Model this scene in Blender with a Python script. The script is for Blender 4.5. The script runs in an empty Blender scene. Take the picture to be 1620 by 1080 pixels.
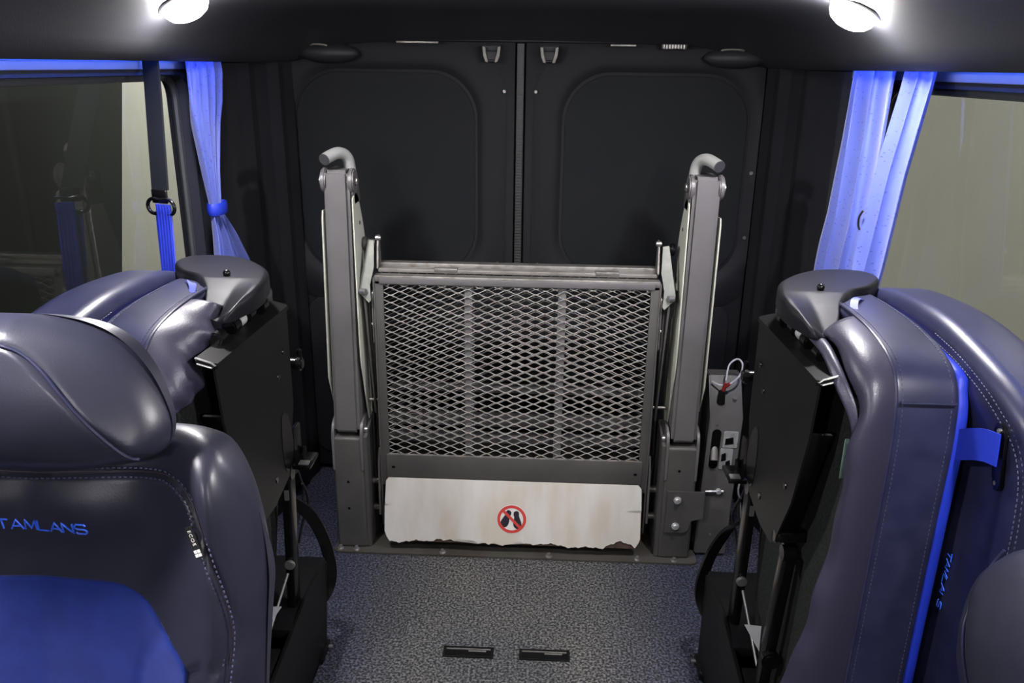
import bpy, bmesh, math, random
from mathutils import Vector, Matrix
random.seed(4)
C = bpy.context.scene.collection
R = math.radians
sc = bpy.context.scene

# ------------------------------------------------------------------ camera
CAM = Vector((0.07, 0.0, 1.5)); PITCH = R(18.8); YAW = R(2.2); ROLL = 0.014
fw = Vector((-math.sin(YAW)*math.cos(PITCH), math.cos(YAW)*math.cos(PITCH), -math.sin(PITCH)))
r0 = Vector((math.cos(YAW), math.sin(YAW), 0)); u0 = r0.cross(fw)
cr = r0*math.cos(ROLL)+u0*math.sin(ROLL); cu = u0*math.cos(ROLL)-r0*math.sin(ROLL)
cam = bpy.data.objects.new('camera', bpy.data.cameras.new('camera'))
C.objects.link(cam)
m = Matrix((cr, cu, -fw)).transposed().to_4x4(); m.translation = CAM
cam.matrix_world = m
cam.data.sensor_width = 36.0; cam.data.lens = 36.0*1280/1620; cam.data.clip_start = 0.02
sc.camera = cam

# ------------------------------------------------------------------ world, light, exposure
w = bpy.data.worlds.new('world'); sc.world = w; w.use_nodes = True
w.node_tree.nodes['Background'].inputs[0].default_value = (0.45, 0.5, 0.62, 1)
w.node_tree.nodes['Background'].inputs[1].default_value = 0.02
sc.view_settings.view_transform = 'Standard'; sc.view_settings.look = 'None'
sc.view_settings.gamma = 1; sc.view_settings.use_curve_mapping = False
sc.view_settings.exposure = 0.0
LAMP_W = 6.0        # watts of each ceiling lamp
LAMP_GLOW = 260.0    # radiance of its diffuser
LED_GLOW = 60.0
GARAGE_W = 120.0

# ------------------------------------------------------------------ helpers
def V(*a): return Vector(a)

def obj(name, bm, mt, parent=None, smooth=True, angle=40):
    me = bpy.data.meshes.new(name)
    bmesh.ops.recalc_face_normals(bm, faces=bm.faces[:])
    bm.to_mesh(me); bm.free()
    for p in me.polygons: p.use_smooth = smooth
    if smooth:
        try: me.set_sharp_from_angle(angle=R(angle))
        except Exception: pass
    o = bpy.data.objects.new(name, me); C.objects.link(o)
    if mt is not None:
        for x in (mt if isinstance(mt, (list, tuple)) else [mt]): me.materials.append(x)
    if parent is not None:
        o.parent = parent
        o.matrix_parent_inverse = Matrix.Identity(4)
        inv = WORLD[parent].inverted()
        o.matrix_local = inv
        WORLD[o] = Matrix.Identity(4)
    else:
        WORLD[o] = Matrix.Identity(4)
    return o
WORLD = {}

def thing(name, label, cat, loc=(0, 0, 0), group=None):
    o = bpy.data.objects.new(name, None); C.objects.link(o)
    o.location = loc; o.empty_display_size = 0.05
    o['label'] = label; o['category'] = cat
    if group: o['group'] = group
    WORLD[o] = Matrix.Translation(Vector(loc))
    return o

def tag(o, label, cat, group=None, kind=None):
    o['label'] = label; o['category'] = cat
    if group: o['group'] = group
    if kind: o['kind'] = kind
    return o

def struct(name, bm, mt, parent=None, smooth=True):
    o = obj(name, bm, mt, parent, smooth)
    if parent is None: o['kind'] = 'structure'
    return o

def box(bm, c, s, rot=None, bev=0.0, seg=2):
    """box centred c, full size s, rotated by matrix rot"""
    mat = Matrix.Translation(Vector(c)) @ ((rot or Matrix.Identity(3)).to_4x4()) @ Matrix.Diagonal((s[0], s[1], s[2], 1))
    r = bmesh.ops.create_cube(bm, size=1, matrix=mat)
    if bev > 0:
        es = list({e for v in r['verts'] for e in v.link_edges})
        bmesh.ops.bevel(bm, geom=es, offset=bev, segments=seg, affect='EDGES', profile=0.5)
    return bm

def bxx(bm, x0, x1, y0, y1, z0, z1, bev=0.0, seg=2):
    return box(bm, ((x0+x1)/2, (y0+y1)/2, (z0+z1)/2), (abs(x1-x0), abs(y1-y0), abs(z1-z0)), None, bev, seg)

def align(d):
    d = Vector(d).normalized()
    return d.to_track_quat('Z', 'Y').to_matrix()

def cyl(bm, a, b, r, seg=20, r2=None, bev=0.0):
    a, b = Vector(a), Vector(b); d = b-a
    mat = Matrix.Translation((a+b)/2) @ align(d).to_4x4()
    q = bmesh.ops.create_cone(bm, cap_ends=True, segments=seg, radius1=r, radius2=r if r2 is None else r2, depth=d.length, matrix=mat)
    if bev > 0:
        es = [e for e in {e for v in q['verts'] for e in v.link_edges} if any(len(f.verts) > 4 for f in e.link_faces)]
        bmesh.ops.bevel(bm, geom=es, offset=bev, segments=2, affect='EDGES')
    return bm

def beam(bm, a, b, wx, wy, up=(0, -1, 0), bev=0.002):
    """rectangular bar from a to b; wx wide across, wy thick along up"""
    a, b = Vector(a), Vector(b); z = (b-a).normalized(); y = Vector(up); y = (y-z*y.dot(z)).normalized(); x = y.cross(z)
    rot = Matrix((x, y, z)).transposed()
    return box(bm, (a+b)/2, (wx, wy, (b-a).length), rot, bev)

def catmull(pts, n, closed=True):
    P = [Vector(p) for p in pts]; N = len(P); out = []
    segs = N if closed else N-1
    dense = []
    for i in range(segs):
        if closed: p0, p1, p2, p3 = P[(i-1) % N], P[i], P[(i+1) % N], P[(i+2) % N]
        else: p0, p1, p2, p3 = P[max(i-1, 0)], P[i], P[i+1], P[min(i+2, N-1)]
        for k in range(16):
            t = k/16
            dense.append(0.5*((2*p1)+(p2-p0)*t+(2*p0-5*p1+4*p2-p3)*t*t+(3*p1-p0-3*p2+p3)*t**3))
    if not closed: dense.append(P[-1])
    return resample(dense, n, closed)

def resample(P, n, closed=True):
    P = [Vector(p) for p in P]
    Q = P+[P[0]] if closed else P
    L = [0]
    for i in range(len(Q)-1): L.append(L[-1]+(Q[i+1]-Q[i]).length)
    T = L[-1]; out = []; j = 0
    m_ = n if closed else n-1
    for i in range(n):
        s = T*i/m_
        while j < len(L)-2 and L[j+1] < s: j += 1
        f = (s-L[j])/max(L[j+1]-L[j], 1e-9)
        out.append(Q[j].lerp(Q[j+1], min(max(f, 0), 1)))
    return out

def rrect(x0, x1, y0, y1, r, k=6):
    """rounded rectangle outline; r single or 4 radii (bl, br, tr, tl)"""
    rr = r if isinstance(r, (list, tuple)) else (r,)*4
    out = []
    for (cx, cy, a0, q) in ((x0+rr[0], y0+rr[0], 180, rr[0]), (x1-rr[1], y0+rr[1], 270, rr[1]), (x1-rr[2], y1-rr[2], 0, rr[2]), (x0+rr[3], y1-rr[3], 90, rr[3])):
        for i in range(k+1):
            a = R(a0+90*i/k); out.append(Vector((cx+q*math.cos(a), cy+q*math.sin(a))))
    return out

def tube(bm, pts, r, seg=12, smooth_n=0, flat=None, cap=True):
    P = [Vector(p) for p in pts]
    if smooth_n: P = catmull(P, smooth_n, closed=False)
    n = len(P); rings = []
    prev = None
    for i in range(n):
        t = (P[min(i+1, n-1)]-P[max(i-1, 0)]).normalized()
        if prev is None:
            a = Vector(flat) if flat else (Vector((0, 0, 1)) if abs(t.z) < 0.9 else Vector((1, 0, 0)))
        else: a = prev
        x = (a-t*a.dot(t)).normalized(); prev = x; y = t.cross(x)
        rx, ry = r if isinstance(r, (list, tuple)) else (r, r)
        rings.append([bm.verts.new(P[i]+x*rx*math.cos(2*math.pi*k/seg)+y*ry*math.sin(2*math.pi*k/seg)) for k in range(seg)])
    for i in range(n-1):
        for k in range(seg):
            bm.faces.new((rings[i][k], rings[i][(k+1) % seg], rings[i+1][(k+1) % seg], rings[i+1][k]))
    if cap:
        bm.faces.new(rings[0]); bm.faces.new(rings[-1])
    return bm

def strap(bm, pts, wdir, width, th=0.0015, n=24):
    """flat webbing along pts, width along wdir (vector or list)"""
    P = catmull(pts, n, closed=False); rows = []
    for i, p in enumerate(P):
        t = (P[min(i+1, n-1)]-P[max(i-1, 0)]).normalized()
        wv = Vector(wdir); wv = (wv-t*wv.dot(t)).normalized(); nn = t.cross(wv)
        rows.append([bm.verts.new(p+wv*width/2*a+nn*th*b) for a, b in ((-1, -1), (-.5, -1), (0, -1), (.5, -1), (1, -1), (1, 1), (.5, 1), (0, 1), (-.5, 1), (-1, 1))])
    for i in range(n-1):
        for k in range(10):
            bm.faces.new((rows[i][k], rows[i][(k+1) % 10], rows[i+1][(k+1) % 10], rows[i+1][k]))
    bm.faces.new(rows[0]); bm.faces.new(rows[-1])
    return bm

def prism(bm, outline, frame, h0, h1, bev=0.0):
    """outline 2D extruded between heights h0,h1 in frame(a,b,h)"""
    bot = [bm.verts.new(frame(p[0], p[1], h0)) for p in outline]
    top = [bm.verts.new(frame(p[0], p[1], h1)) for p in outline]
    n = len(bot); fs = [bm.faces.new(bot), bm.faces.new(top)]
    for i in range(n): fs.append(bm.faces.new((bot[i], bot[(i+1) % n], top[(i+1) % n], top[i])))
    if bev > 0:
        es = [e for e in set(fs[0].edges) | set(fs[1].edges)]
        bmesh.ops.bevel(bm, geom=es, offset=bev, segments=2, affect='EDGES')
    return bm

def frame_of(O, A, B, N):
    O, A, B, N = map(Vector, (O, A, B, N))
    return lambda a, b, h: O+A*a+B*b+N*h
XZ = lambda y0: (lambda a, b, h: Vector((a, y0+h, b)))    # outline in x,z ; thickness along +y
YZ = lambda x0, s=1: (lambda a, b, h: Vector((x0+s*h, a, b)))
XY = lambda z0: (lambda a, b, h: Vector((a, b, z0+h)))

def dseg(p, a, b):
    ab = b-a; t = max(0, min(1, (p-a).dot(ab)/max(ab.length_squared, 1e-12)))
    return (p-(a+ab*t)).length

def pillow(name, outline, frame, front, back, mt, parent=None, n=96, edge=0.03, rings=22, grooves=(), center=None, sm=True, curve=True, back_edge=None):
    """closed upholstered pad: 2D outline, front/back heights as functions of (a,b), edges rolled with radius"""
    O = catmull(outline, n) if curve else resample(outline, n)
    c = Vector(center) if center else sum(O, Vector((0, 0)))/n
    fr = front if callable(front) else (lambda a, b: front)
    bk = back if callable(back) else (lambda a, b: back)
    bm = bmesh.new()
    def half(sgn, fn, e):
        R_ = []
        J = 7
        for j in range(1, J+1):
            ph = math.pi/2*j/J; d = e*(1-math.cos(ph)); row = []
            for o in O:
                v = (c-o); L = v.length; q = o+v/L*min(d, L*.9)
                h = fn(q.x, q.y)-sgn*e*(1-math.sin(ph)); row.append((q, h))
            R_.append(row)
        base = [q for q, h in R_[-1]]
        for i in range(1, rings):
            s = i/rings; R_.append([(q.lerp(c, s), fn(*q.lerp(c, s))) for q in base])
        return R_, (c, fn(c.x, c.y))
    def groove(q, h, sgn):
        if sgn > 0:
            for pl, dep, wd in grooves:
                dd = min(dseg(q, pl[i], pl[i+1]) for i in range(len(pl)-1))
                if dd < wd*3: h -= dep*math.exp(-(dd/wd)**2)
        return h
    vb = {}
    loops = []
    for sgn, fn, e in ((1, fr, edge), (-1, bk, back_edge or edge)):
        Rr, cc = half(sgn, fn, e)
        first = [bm.verts.new(frame(o.x, o.y, fn(o.x, o.y)-sgn*e)) for o in O]
        prev = first; loops.append(first)
        for row in Rr:
            cur = [bm.verts.new(frame(q.x, q.y, groove(q, h, sgn))) for q, h in row]
            for k in range(n): bm.faces.new((prev[k], prev[(k+1) % n], cur[(k+1) % n], cur[k]))
            prev = cur
        cv = bm.verts.new(frame(cc[0].x, cc[0].y, groove(cc[0], cc[1], sgn)))
        for k in range(n): bm.faces.new((prev[k], prev[(k+1) % n], cv))
    for k in range(n): bm.faces.new((loops[0][k], loops[0][(k+1) % n], loops[1][(k+1) % n], loops[1][k]))
    return obj(name, bm, mt, parent, sm, 75)

def stitches(name, path3, nrm, mt, parent, length=0.006, gap=0.003, r=0.0009, offs=(0,)):
    """rows of small thread stitches along a 3D path; nrm(p) gives the surface normal"""
    bm = bmesh.new()
    L = sum((path3[i+1]-path3[i]).length for i in range(len(path3)-1))
    k = int(L/(length+gap)); pts = resample(path3, k*2+1, closed=False)
    for i in range(k):
        a, b = pts[2*i], pts[2*i+1]
        t = (b-a).normalized(); nn = nrm(a); sd = t.cross(nn).normalized()
        for o in offs:
            p, q = a+sd*o+nn*r*.4, b+sd*o+nn*r*.4
            tube(bm, [p, (p+q)/2+nn*r*.7, q], r, 6)
    return obj(name, bm, mt, parent)

def grid_surface(name, fn, nu, nv, mt, parent=None, thick=0.0):
    bm = bmesh.new()
    vs = [[bm.verts.new(fn(i/(nu-1), j/(nv-1))) for i in range(nu)] for j in range(nv)]
    for j in range(nv-1):
        for i in range(nu-1): bm.faces.new((vs[j][i], vs[j][i+1], vs[j+1][i+1], vs[j+1][i]))
    o = obj(name, bm, mt, parent, True, 80)
    if thick:
        md = o.modifiers.new('thickness', 'SOLIDIFY'); md.thickness = thick; md.offset = 0
    return o

def text_mesh(name, body, size, frame, mt, parent, depth=0.0008, spacing=1.0, shear=0.0, xscale=1.0, bold=0.0):
    cu = bpy.data.curves.new('txt', 'FONT'); cu.body = body; cu.size = size; cu.extrude = depth
    cu.align_x = 'CENTER'; cu.align_y = 'CENTER'; cu.space_character = spacing; cu.shear = shear; cu.offset = bold
    t = bpy.data.objects.new('txt', cu); C.objects.link(t)
    dg = bpy.context.evaluated_depsgraph_get(); me = bpy.data.meshes.new_from_object(t.evaluated_get(dg))
    bpy.data.objects.remove(t)
    bm = bmesh.new(); bm.from_mesh(me)
    for v in bm.verts: v.co = frame(v.co.x*xscale, v.co.y, v.co.z)
    return obj(name, bm, mt, parent, False)

GLYPH = {'T': [[(0, 1), (1, 1)], [(.5, 1), (.5, 0)]], 'A': [[(0, 0), (.5, 1), (1, 0)], [(.22, .32), (.78, .32)]],
         'M': [[(0, 0), (.08, 1), (.5, .1), (.92, 1), (1, 0)]], 'L': [[(0, 1), (0, 0), (.95, 0)]], 'N': [[(0, 0), (0, 1), (.95, 0), (.95, 1)]],
         'S': [[(.95, .85), (.8, 1), (.15, 1), (0, .85), (0, .65), (.15, .53), (.8, .47), (.95, .35), (.95, .15), (.8, 0), (.15, 0), (0, .15)]]}
def stitched_name(body, h, wd, gap, frame, mt, parent, r=.0008):
    """embroidered lettering: satin-stitch strokes following the surface"""
    bm = bmesh.new(); tot = len(body)*wd+(len(body)-1)*gap; x = -tot/2
    for c in body:
        for st in GLYPH[c]:
            pts = []
            for i in range(len(st)-1):
                for k in range(4): f = k/4; pts.append((st[i][0]*(1-f)+st[i+1][0]*f, st[i][1]*(1-f)+st[i+1][1]*f))
            pts.append(st[-1])
            tube(bm, [frame(x+p[0]*wd, (p[1]-.5)*h, 0) for p in pts], r, 6)
        x += wd+gap
    return obj('embroidered_name', bm, mt, parent)

# ------------------------------------------------------------------ materials
def mat(name, col, rough=0.5, metal=0.0, spec=0.5, noise=None, bump=None, coat=0.0, sheen=0.0, emit=None, emit_s=0.0, mix=None):
    """noise=(scale, col2, lo, hi) mixes a second base colour; bump=(scale, strength, distance[, voronoi])"""
    m = bpy.data.materials.new(name); m.use_nodes = True; nt = m.node_tree; b = nt.nodes['Principled BSDF']
    b.inputs['Base Color'].default_value = (*col, 1); b.inputs['Roughness'].default_value = rough
    b.inputs['Metallic'].default_value = metal; b.inputs['Specular IOR Level'].default_value = spec
    b.inputs['Coat Weight'].default_value = coat; b.inputs['Sheen Weight'].default_value = sheen
    tc = nt.nodes.new('ShaderNodeTexCoord')
    if noise:
        nz = nt.nodes.new('ShaderNodeTexNoise'); nz.inputs['Scale'].default_value = noise[0]; nz.inputs['Detail'].default_value = 6
        nt.links.new(tc.outputs['Object'], nz.inputs['Vector'])
        rp = nt.nodes.new('ShaderNodeValToRGB'); rp.color_ramp.elements[0].position = noise[2]; rp.color_ramp.elements[1].position = noise[3]
        rp.color_ramp.elements[0].color = (*col, 1); rp.color_ramp.elements[1].color = (*noise[1], 1)
        nt.links.new(nz.outputs['Fac'], rp.inputs['Fac']); nt.links.new(rp.outputs['Color'], b.inputs['Base Color'])
    if bump:
        if len(bump) > 3:
            bz = nt.nodes.new('ShaderNodeTexVoronoi'); bz.inputs['Scale'].default_value = bump[0]; src = bz.outputs['Distance']
        else:
            bz = nt.nodes.new('ShaderNodeTexNoise'); bz.inputs['Scale'].default_value = bump[0]; bz.inputs['Detail'].default_value = 3; src = bz.outputs['Fac']
        nt.links.new(tc.outputs['Object'], bz.inputs['Vector'])
        bp = nt.nodes.new('ShaderNodeBump'); bp.inputs['Strength'].default_value = bump[1]; bp.inputs['Distance'].default_value = bump[2]
        nt.links.new(src, bp.inputs['Height']); nt.links.new(bp.outputs['Normal'], b.inputs['Normal'])
    if emit:
        b.inputs['Emission Color'].default_value = (*emit, 1); b.inputs['Emission Strength'].default_value = emit_s
    return m

M_leather = mat('grey_leather', (0.019, 0.020, 0.034), 0.37, spec=0.5, noise=(30, (0.023, 0.024, 0.040), .35, .7), bump=(500, 0.14, 0.0004, 1))  # blue sheen of the LED strips put into the base colour
M_leather_side = mat('navy_leather', (0.015, 0.017, 0.045), 0.37, spec=0.5, noise=(25, (0.024, 0.026, 0.060), .35, .7), bump=(500, 0.14, 0.0004, 1))
M_skirt = mat('skirt_leatherette', (0.030, 0.028, 0.050), 0.42, bump=(330, 0.3, 0.0007, 1))
M_blue = mat('blue_microfibre', (0.006, 0.018, 0.155), 0.8, spec=.2, sheen=0.15, noise=(40, (0.008, 0.024, 0.19), .35, .65), bump=(900, 0.25, 0.0005))
M_bluetrim = mat('blue_trim', (0.01, 0.03, 0.42), 0.5, bump=(600, 0.2, 0.0005))
M_thread = mat('thread', (0.055, 0.06, 0.12), 0.55)
M_embro = mat('blue_embroidery', (0.04, 0.13, 0.80), 0.45, bump=(700, .5, .0005))
M_blk = mat('black_powder_coat', (0.0055, 0.0055, 0.006), 0.42, spec=.14, noise=(14, (0.009, 0.009, 0.0085), .5, .8), bump=(500, 0.15, 0.0005))
M_blkg = mat('black_gloss_steel', (0.004, 0.004, 0.0045), 0.25, spec=.4)
M_plast = mat('black_plastic_cover', (0.007, 0.007, 0.010), 0.45, spec=.2, bump=(900, 0.25, 0.0004))
M_felt = mat('charcoal_felt', (0.010, 0.012, 0.011), 0.95, spec=.2, noise=(160, (0.024, 0.027, 0.025), .4, .7), bump=(420, 0.6, 0.002))
M_trim = mat('dark_trim', (0.011, 0.012, 0.015), 0.55, noise=(6, (0.014, 0.015, 0.018), .4, .7), bump=(700, 0.25, 0.0006))
M_ceil = mat('ceiling_lining', (0.020, 0.021, 0.025), 0.6, noise=(5, (0.024, 0.024, 0.028), .4, .7), bump=(300, 0.2, 0.001))
M_wall = mat('wall_lining', (0.014, 0.016, 0.026), 0.7, bump=(300, 0.25, 0.001))
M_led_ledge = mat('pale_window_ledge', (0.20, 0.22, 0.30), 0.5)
M_door = mat('door_lining', (0.0075, 0.0085, 0.011), 0.7, spec=.35, noise=(8, (0.009, 0.010, 0.0125), .4, .7), bump=(800, 0.2, 0.0006))
M_doorin = mat('door_inset_lining', (0.0088, 0.0105, 0.0125), 0.8, spec=.3, noise=(7, (0.011, 0.0125, 0.0145), .4, .7), bump=(900, 0.2, 0.0006))
M_rub = mat('rubber_seal', (0.045, 0.048, 0.050), 0.5)
M_lift = mat('lift_grey_paint', (0.145, 0.138, 0.138), 0.42, metal=0.15, noise=(9, (0.170, 0.163, 0.166), .35, .75), bump=(700, 0.35, 0.0006))
M_liftd = mat('lift_dark_paint', (0.075, 0.072, 0.068), 0.48, metal=0.1, noise=(7, (0.10, 0.095, 0.088), .35, .75), bump=(500, 0.3, 0.0006))
M_cover = mat('beige_cover', (0.55, 0.56, 0.47), 0.45, bump=(500, 0.1, 0.0004))
M_grip = mat('grey_grip_tube', (0.33, 0.335, 0.32), 0.5)
M_grey = mat('dark_end_cap', (0.05, 0.05, 0.055), 0.5)
M_zinc = mat('zinc_mesh', (0.27, 0.255, 0.235), 0.5, metal=0.35, noise=(20, (0.17, 0.155, 0.14), .4, .75))
M_alu = mat('worn_aluminium', (0.30, 0.29, 0.27), 0.42, metal=0.7, noise=(30, (0.16, 0.14, 0.12), .45, .75), bump=(80, .3, .001))
M_chrome = mat('bright_metal', (0.75, 0.75, 0.75), 0.3, metal=0.6, noise=(60, (0.5, 0.5, 0.5), .5, .7))
M_bolt = mat('bolt_zinc', (0.42, 0.41, 0.40), 0.32, metal=0.8)
M_base = mat('stained_base_steel', (0.085, 0.080, 0.070), 0.5, metal=0.25, noise=(6, (0.055, 0.042, 0.032), .45, .8), bump=(200, 0.2, 0.0008))
M_red = mat('red_print', (0.62, 0.06, 0.05), 0.5)
M_prtw = mat('white_print', (0.75, 0.74, 0.70), 0.5)
M_prtb = mat('black_print', (0.025, 0.02, 0.03), 0.5)
M_redp = mat('red_plastic', (0.25, 0.02, 0.02), 0.4)
M_wire = mat('white_wire', (0.5, 0.5, 0.55), 0.4)
M_bwire = mat('black_wire', (0.01, 0.01, 0.012), 0.4)
M_lensoff = mat('grey_plastic_dome', (0.045, 0.045, 0.050), 0.3)
M_lampring = mat('lamp_ring', (0.05, 0.05, 0.055), 0.35)
M_lamp = mat('lamp_diffuser', (0.8, 0.8, 0.8), 0.5, emit=(1.0, 0.965, 0.98), emit_s=LAMP_GLOW)
M_led = mat('blue_led', (0.1, 0.1, 0.4), 0.5, emit=(0.06, 0.17, 1.0), emit_s=LED_GLOW)
M_webk = mat('black_webbing', (0.005, 0.006, 0.008), 0.6, spec=.2, bump=(900, 0.4, 0.0006))
M_stick = mat('label_black', (0.015, 0.015, 0.014), 0.4)
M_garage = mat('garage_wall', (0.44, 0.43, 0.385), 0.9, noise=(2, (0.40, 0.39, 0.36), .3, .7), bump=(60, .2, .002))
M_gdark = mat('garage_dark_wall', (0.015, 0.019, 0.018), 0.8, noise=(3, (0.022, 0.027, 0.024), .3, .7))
M_gfloor = mat('garage_floor', (0.12, 0.12, 0.11), 0.8)
M_paper = mat('pale_paper', (0.40, 0.41, 0.42), 0.6)
M_mint = mat('pale_foam', (0.10, 0.16, 0.14), 0.8)

def webbing_blue():
    m = mat('blue_webbing', (0.02, 0.045, 0.50), 0.42, sheen=.3); nt = m.node_tree; b = nt.nodes['Principled BSDF']
    tc = nt.nodes.new('ShaderNodeTexCoord'); wv = nt.nodes.new('ShaderNodeTexWave'); wv.bands_direction = 'DIAGONAL'; wv.inputs['Scale'].default_value = 160
    nt.links.new(tc.outputs['Object'], wv.inputs['Vector'])
    bp = nt.nodes.new('ShaderNodeBump'); bp.inputs['Strength'].default_value = .4; bp.inputs['Distance'].default_value = .001
    nt.links.new(wv.outputs['Fac'], bp.inputs['Height']); nt.links.new(bp.outputs['Normal'], b.inputs['Normal'])
    return m
M_webb = webbing_blue()
M_link = mat('greenish_link_steel', (0.13, 0.14, 0.12), 0.45, metal=.2, noise=(30, (0.20, 0.20, 0.17), .5, .8))

def carpet():
    m = mat('speckled_carpet', (0.05, 0.052, 0.06), 0.95); nt = m.node_tree; b = nt.nodes['Principled BSDF']; N = nt.nodes; L = nt.links
    tc = N.new('ShaderNodeTexCoord')
    mp = N.new('ShaderNodeMapping'); mp.inputs['Scale'].default_value = (1, 1.4, 1); L.new(tc.outputs['Object'], mp.inputs['Vector'])
    vo = N.new('ShaderNodeTexVoronoi'); vo.inputs['Scale'].default_value = 150; L.new(mp.outputs['Vector'], vo.inputs['Vector'])
    n1 = N.new('ShaderNodeTexNoise'); n1.inputs['Scale'].default_value = 150; n1.inputs['Detail'].default_value = 4; L.new(tc.outputs['Object'], n1.inputs['Vector'])
    n2 = N.new('ShaderNodeTexNoise'); n2.inputs['Scale'].default_value = 3.2; n2.inputs['Detail'].default_value = 5; L.new(tc.outputs['Object'], n2.inputs['Vector'])
    r1 = N.new('ShaderNodeValToRGB'); r1.color_ramp.elements[0].position = .42; r1.color_ramp.elements[1].position = .66
    r1.color_ramp.elements[0].color = (0.014, 0.015, 0.017, 1); r1.color_ramp.elements[1].color = (0.19, 0.19, 0.185, 1)
    L.new(n1.outputs['Fac'], r1.inputs['Fac'])
    r2 = N.new('ShaderNodeValToRGB'); r2.color_ramp.elements[0].position = .35; r2.color_ramp.elements[1].position = .7
    r2.color_ramp.elements[0].color = (0.78, 0.80, 0.86, 1); r2.color_ramp.elements[1].color = (1.15, 1.1, 1.02, 1)
    L.new(n2.outputs['Fac'], r2.inputs['Fac'])
    mx = N.new('ShaderNodeMix'); mx.data_type = 'RGBA'; mx.blend_type = 'MULTIPLY'; mx.inputs['Factor'].default_value = 1
    L.new(r1.outputs['Color'], mx.inputs[6]); L.new(r2.outputs['Color'], mx.inputs[7])
    # blue LED spill painted in: grey along the aisle, tinted navy towards the sides
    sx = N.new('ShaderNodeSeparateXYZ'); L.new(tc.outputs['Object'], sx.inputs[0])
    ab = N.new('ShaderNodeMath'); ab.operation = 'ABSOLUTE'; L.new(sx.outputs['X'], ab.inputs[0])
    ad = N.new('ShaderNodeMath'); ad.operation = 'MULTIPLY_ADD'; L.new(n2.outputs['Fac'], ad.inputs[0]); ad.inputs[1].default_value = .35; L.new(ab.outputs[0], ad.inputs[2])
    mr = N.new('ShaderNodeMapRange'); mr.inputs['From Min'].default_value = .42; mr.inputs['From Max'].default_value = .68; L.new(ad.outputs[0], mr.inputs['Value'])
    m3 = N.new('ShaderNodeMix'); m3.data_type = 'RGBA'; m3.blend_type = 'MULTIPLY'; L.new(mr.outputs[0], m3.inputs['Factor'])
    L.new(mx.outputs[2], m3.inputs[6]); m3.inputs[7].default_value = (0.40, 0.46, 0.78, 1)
    L.new(m3.outputs[2], b.inputs['Base Color'])
    bp = N.new('ShaderNodeBump'); bp.inputs['Strength'].default_value = .9; bp.inputs['Distance'].default_value = .003
    L.new(vo.outputs['Distance'], bp.inputs['Height']); L.new(bp.outputs['Normal'], b.inputs['Normal'])
    return m
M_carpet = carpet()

def curtain_mat():
    m = mat('blue_curtain_cloth', (0.10, 0.15, 0.55), 0.6, sheen=.3); nt = m.node_tree; b = nt.nodes['Principled BSDF']; N = nt.nodes; L = nt.links
    tc = N.new('ShaderNodeTexCoord'); mp = N.new('ShaderNodeMapping'); mp.inputs['Scale'].default_value = (60, 60, 110); L.new(tc.outputs['Object'], mp.inputs['Vector'])
    vo = N.new('ShaderNodeTexVoronoi'); vo.inputs['Scale'].default_value = 1.0; L.new(mp.outputs['Vector'], vo.inputs['Vector'])
    wn = N.new('ShaderNodeTexNoise'); wn.inputs['Scale'].default_value = 14; L.new(tc.outputs['Object'], wn.inputs['Vector'])
    r = N.new('ShaderNodeValToRGB'); r.color_ramp.elements[0].position = .10; r.color_ramp.elements[1].position = .22
    r.color_ramp.elements[0].color = (0.030, 0.042, 0.22, 1); r.color_ramp.elements[1].color = (0.075, 0.105, 0.40, 1)
    L.new(vo.outputs['Distance'], r.inputs['Fac']); L.new(r.outputs['Color'], b.inputs['Base Color'])
    w2 = N.new('ShaderNodeTexNoise'); w2.inputs['Scale'].default_value = 700; L.new(tc.outputs['Object'], w2.inputs['Vector'])
    bp = N.new('ShaderNodeBump'); bp.inputs['Strength'].default_value = .25; bp.inputs['Distance'].default_value = .0008
    L.new(w2.outputs['Fac'], bp.inputs['Height']); L.new(bp.outputs['Normal'], b.inputs['Normal'])
    return m
M_curt = curtain_mat()

def plate_mat():
    """off-white plate with soft yellow stains"""
    m = mat('stained_white_plate', (0.66, 0.64, 0.58), 0.45); nt = m.node_tree; b = nt.nodes['Principled BSDF']; N = nt.nodes; L = nt.links
    tc = N.new('ShaderNodeTexCoord'); mp = N.new('ShaderNodeMapping'); mp.inputs['Scale'].default_value = (7, 7, 1.6); L.new(tc.outputs['Object'], mp.inputs['Vector'])
    n = N.new('ShaderNodeTexNoise'); n.inputs['Scale'].default_value = 2; n.inputs['Detail'].default_value = 5; L.new(mp.outputs['Vector'], n.inputs['Vector'])
    r = N.new('ShaderNodeValToRGB'); r.color_ramp.elements[0].position = .38; r.color_ramp.elements[1].position = .68
    r.color_ramp.elements[0].color = (0.70, 0.68, 0.635, 1); r.color_ramp.elements[1].color = (0.60, 0.56, 0.47, 1)
    L.new(n.outputs['Fac'], r.inputs['Fac']); L.new(r.outputs['Color'], b.inputs['Base Color'])
    return m
M_white = plate_mat()

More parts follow.
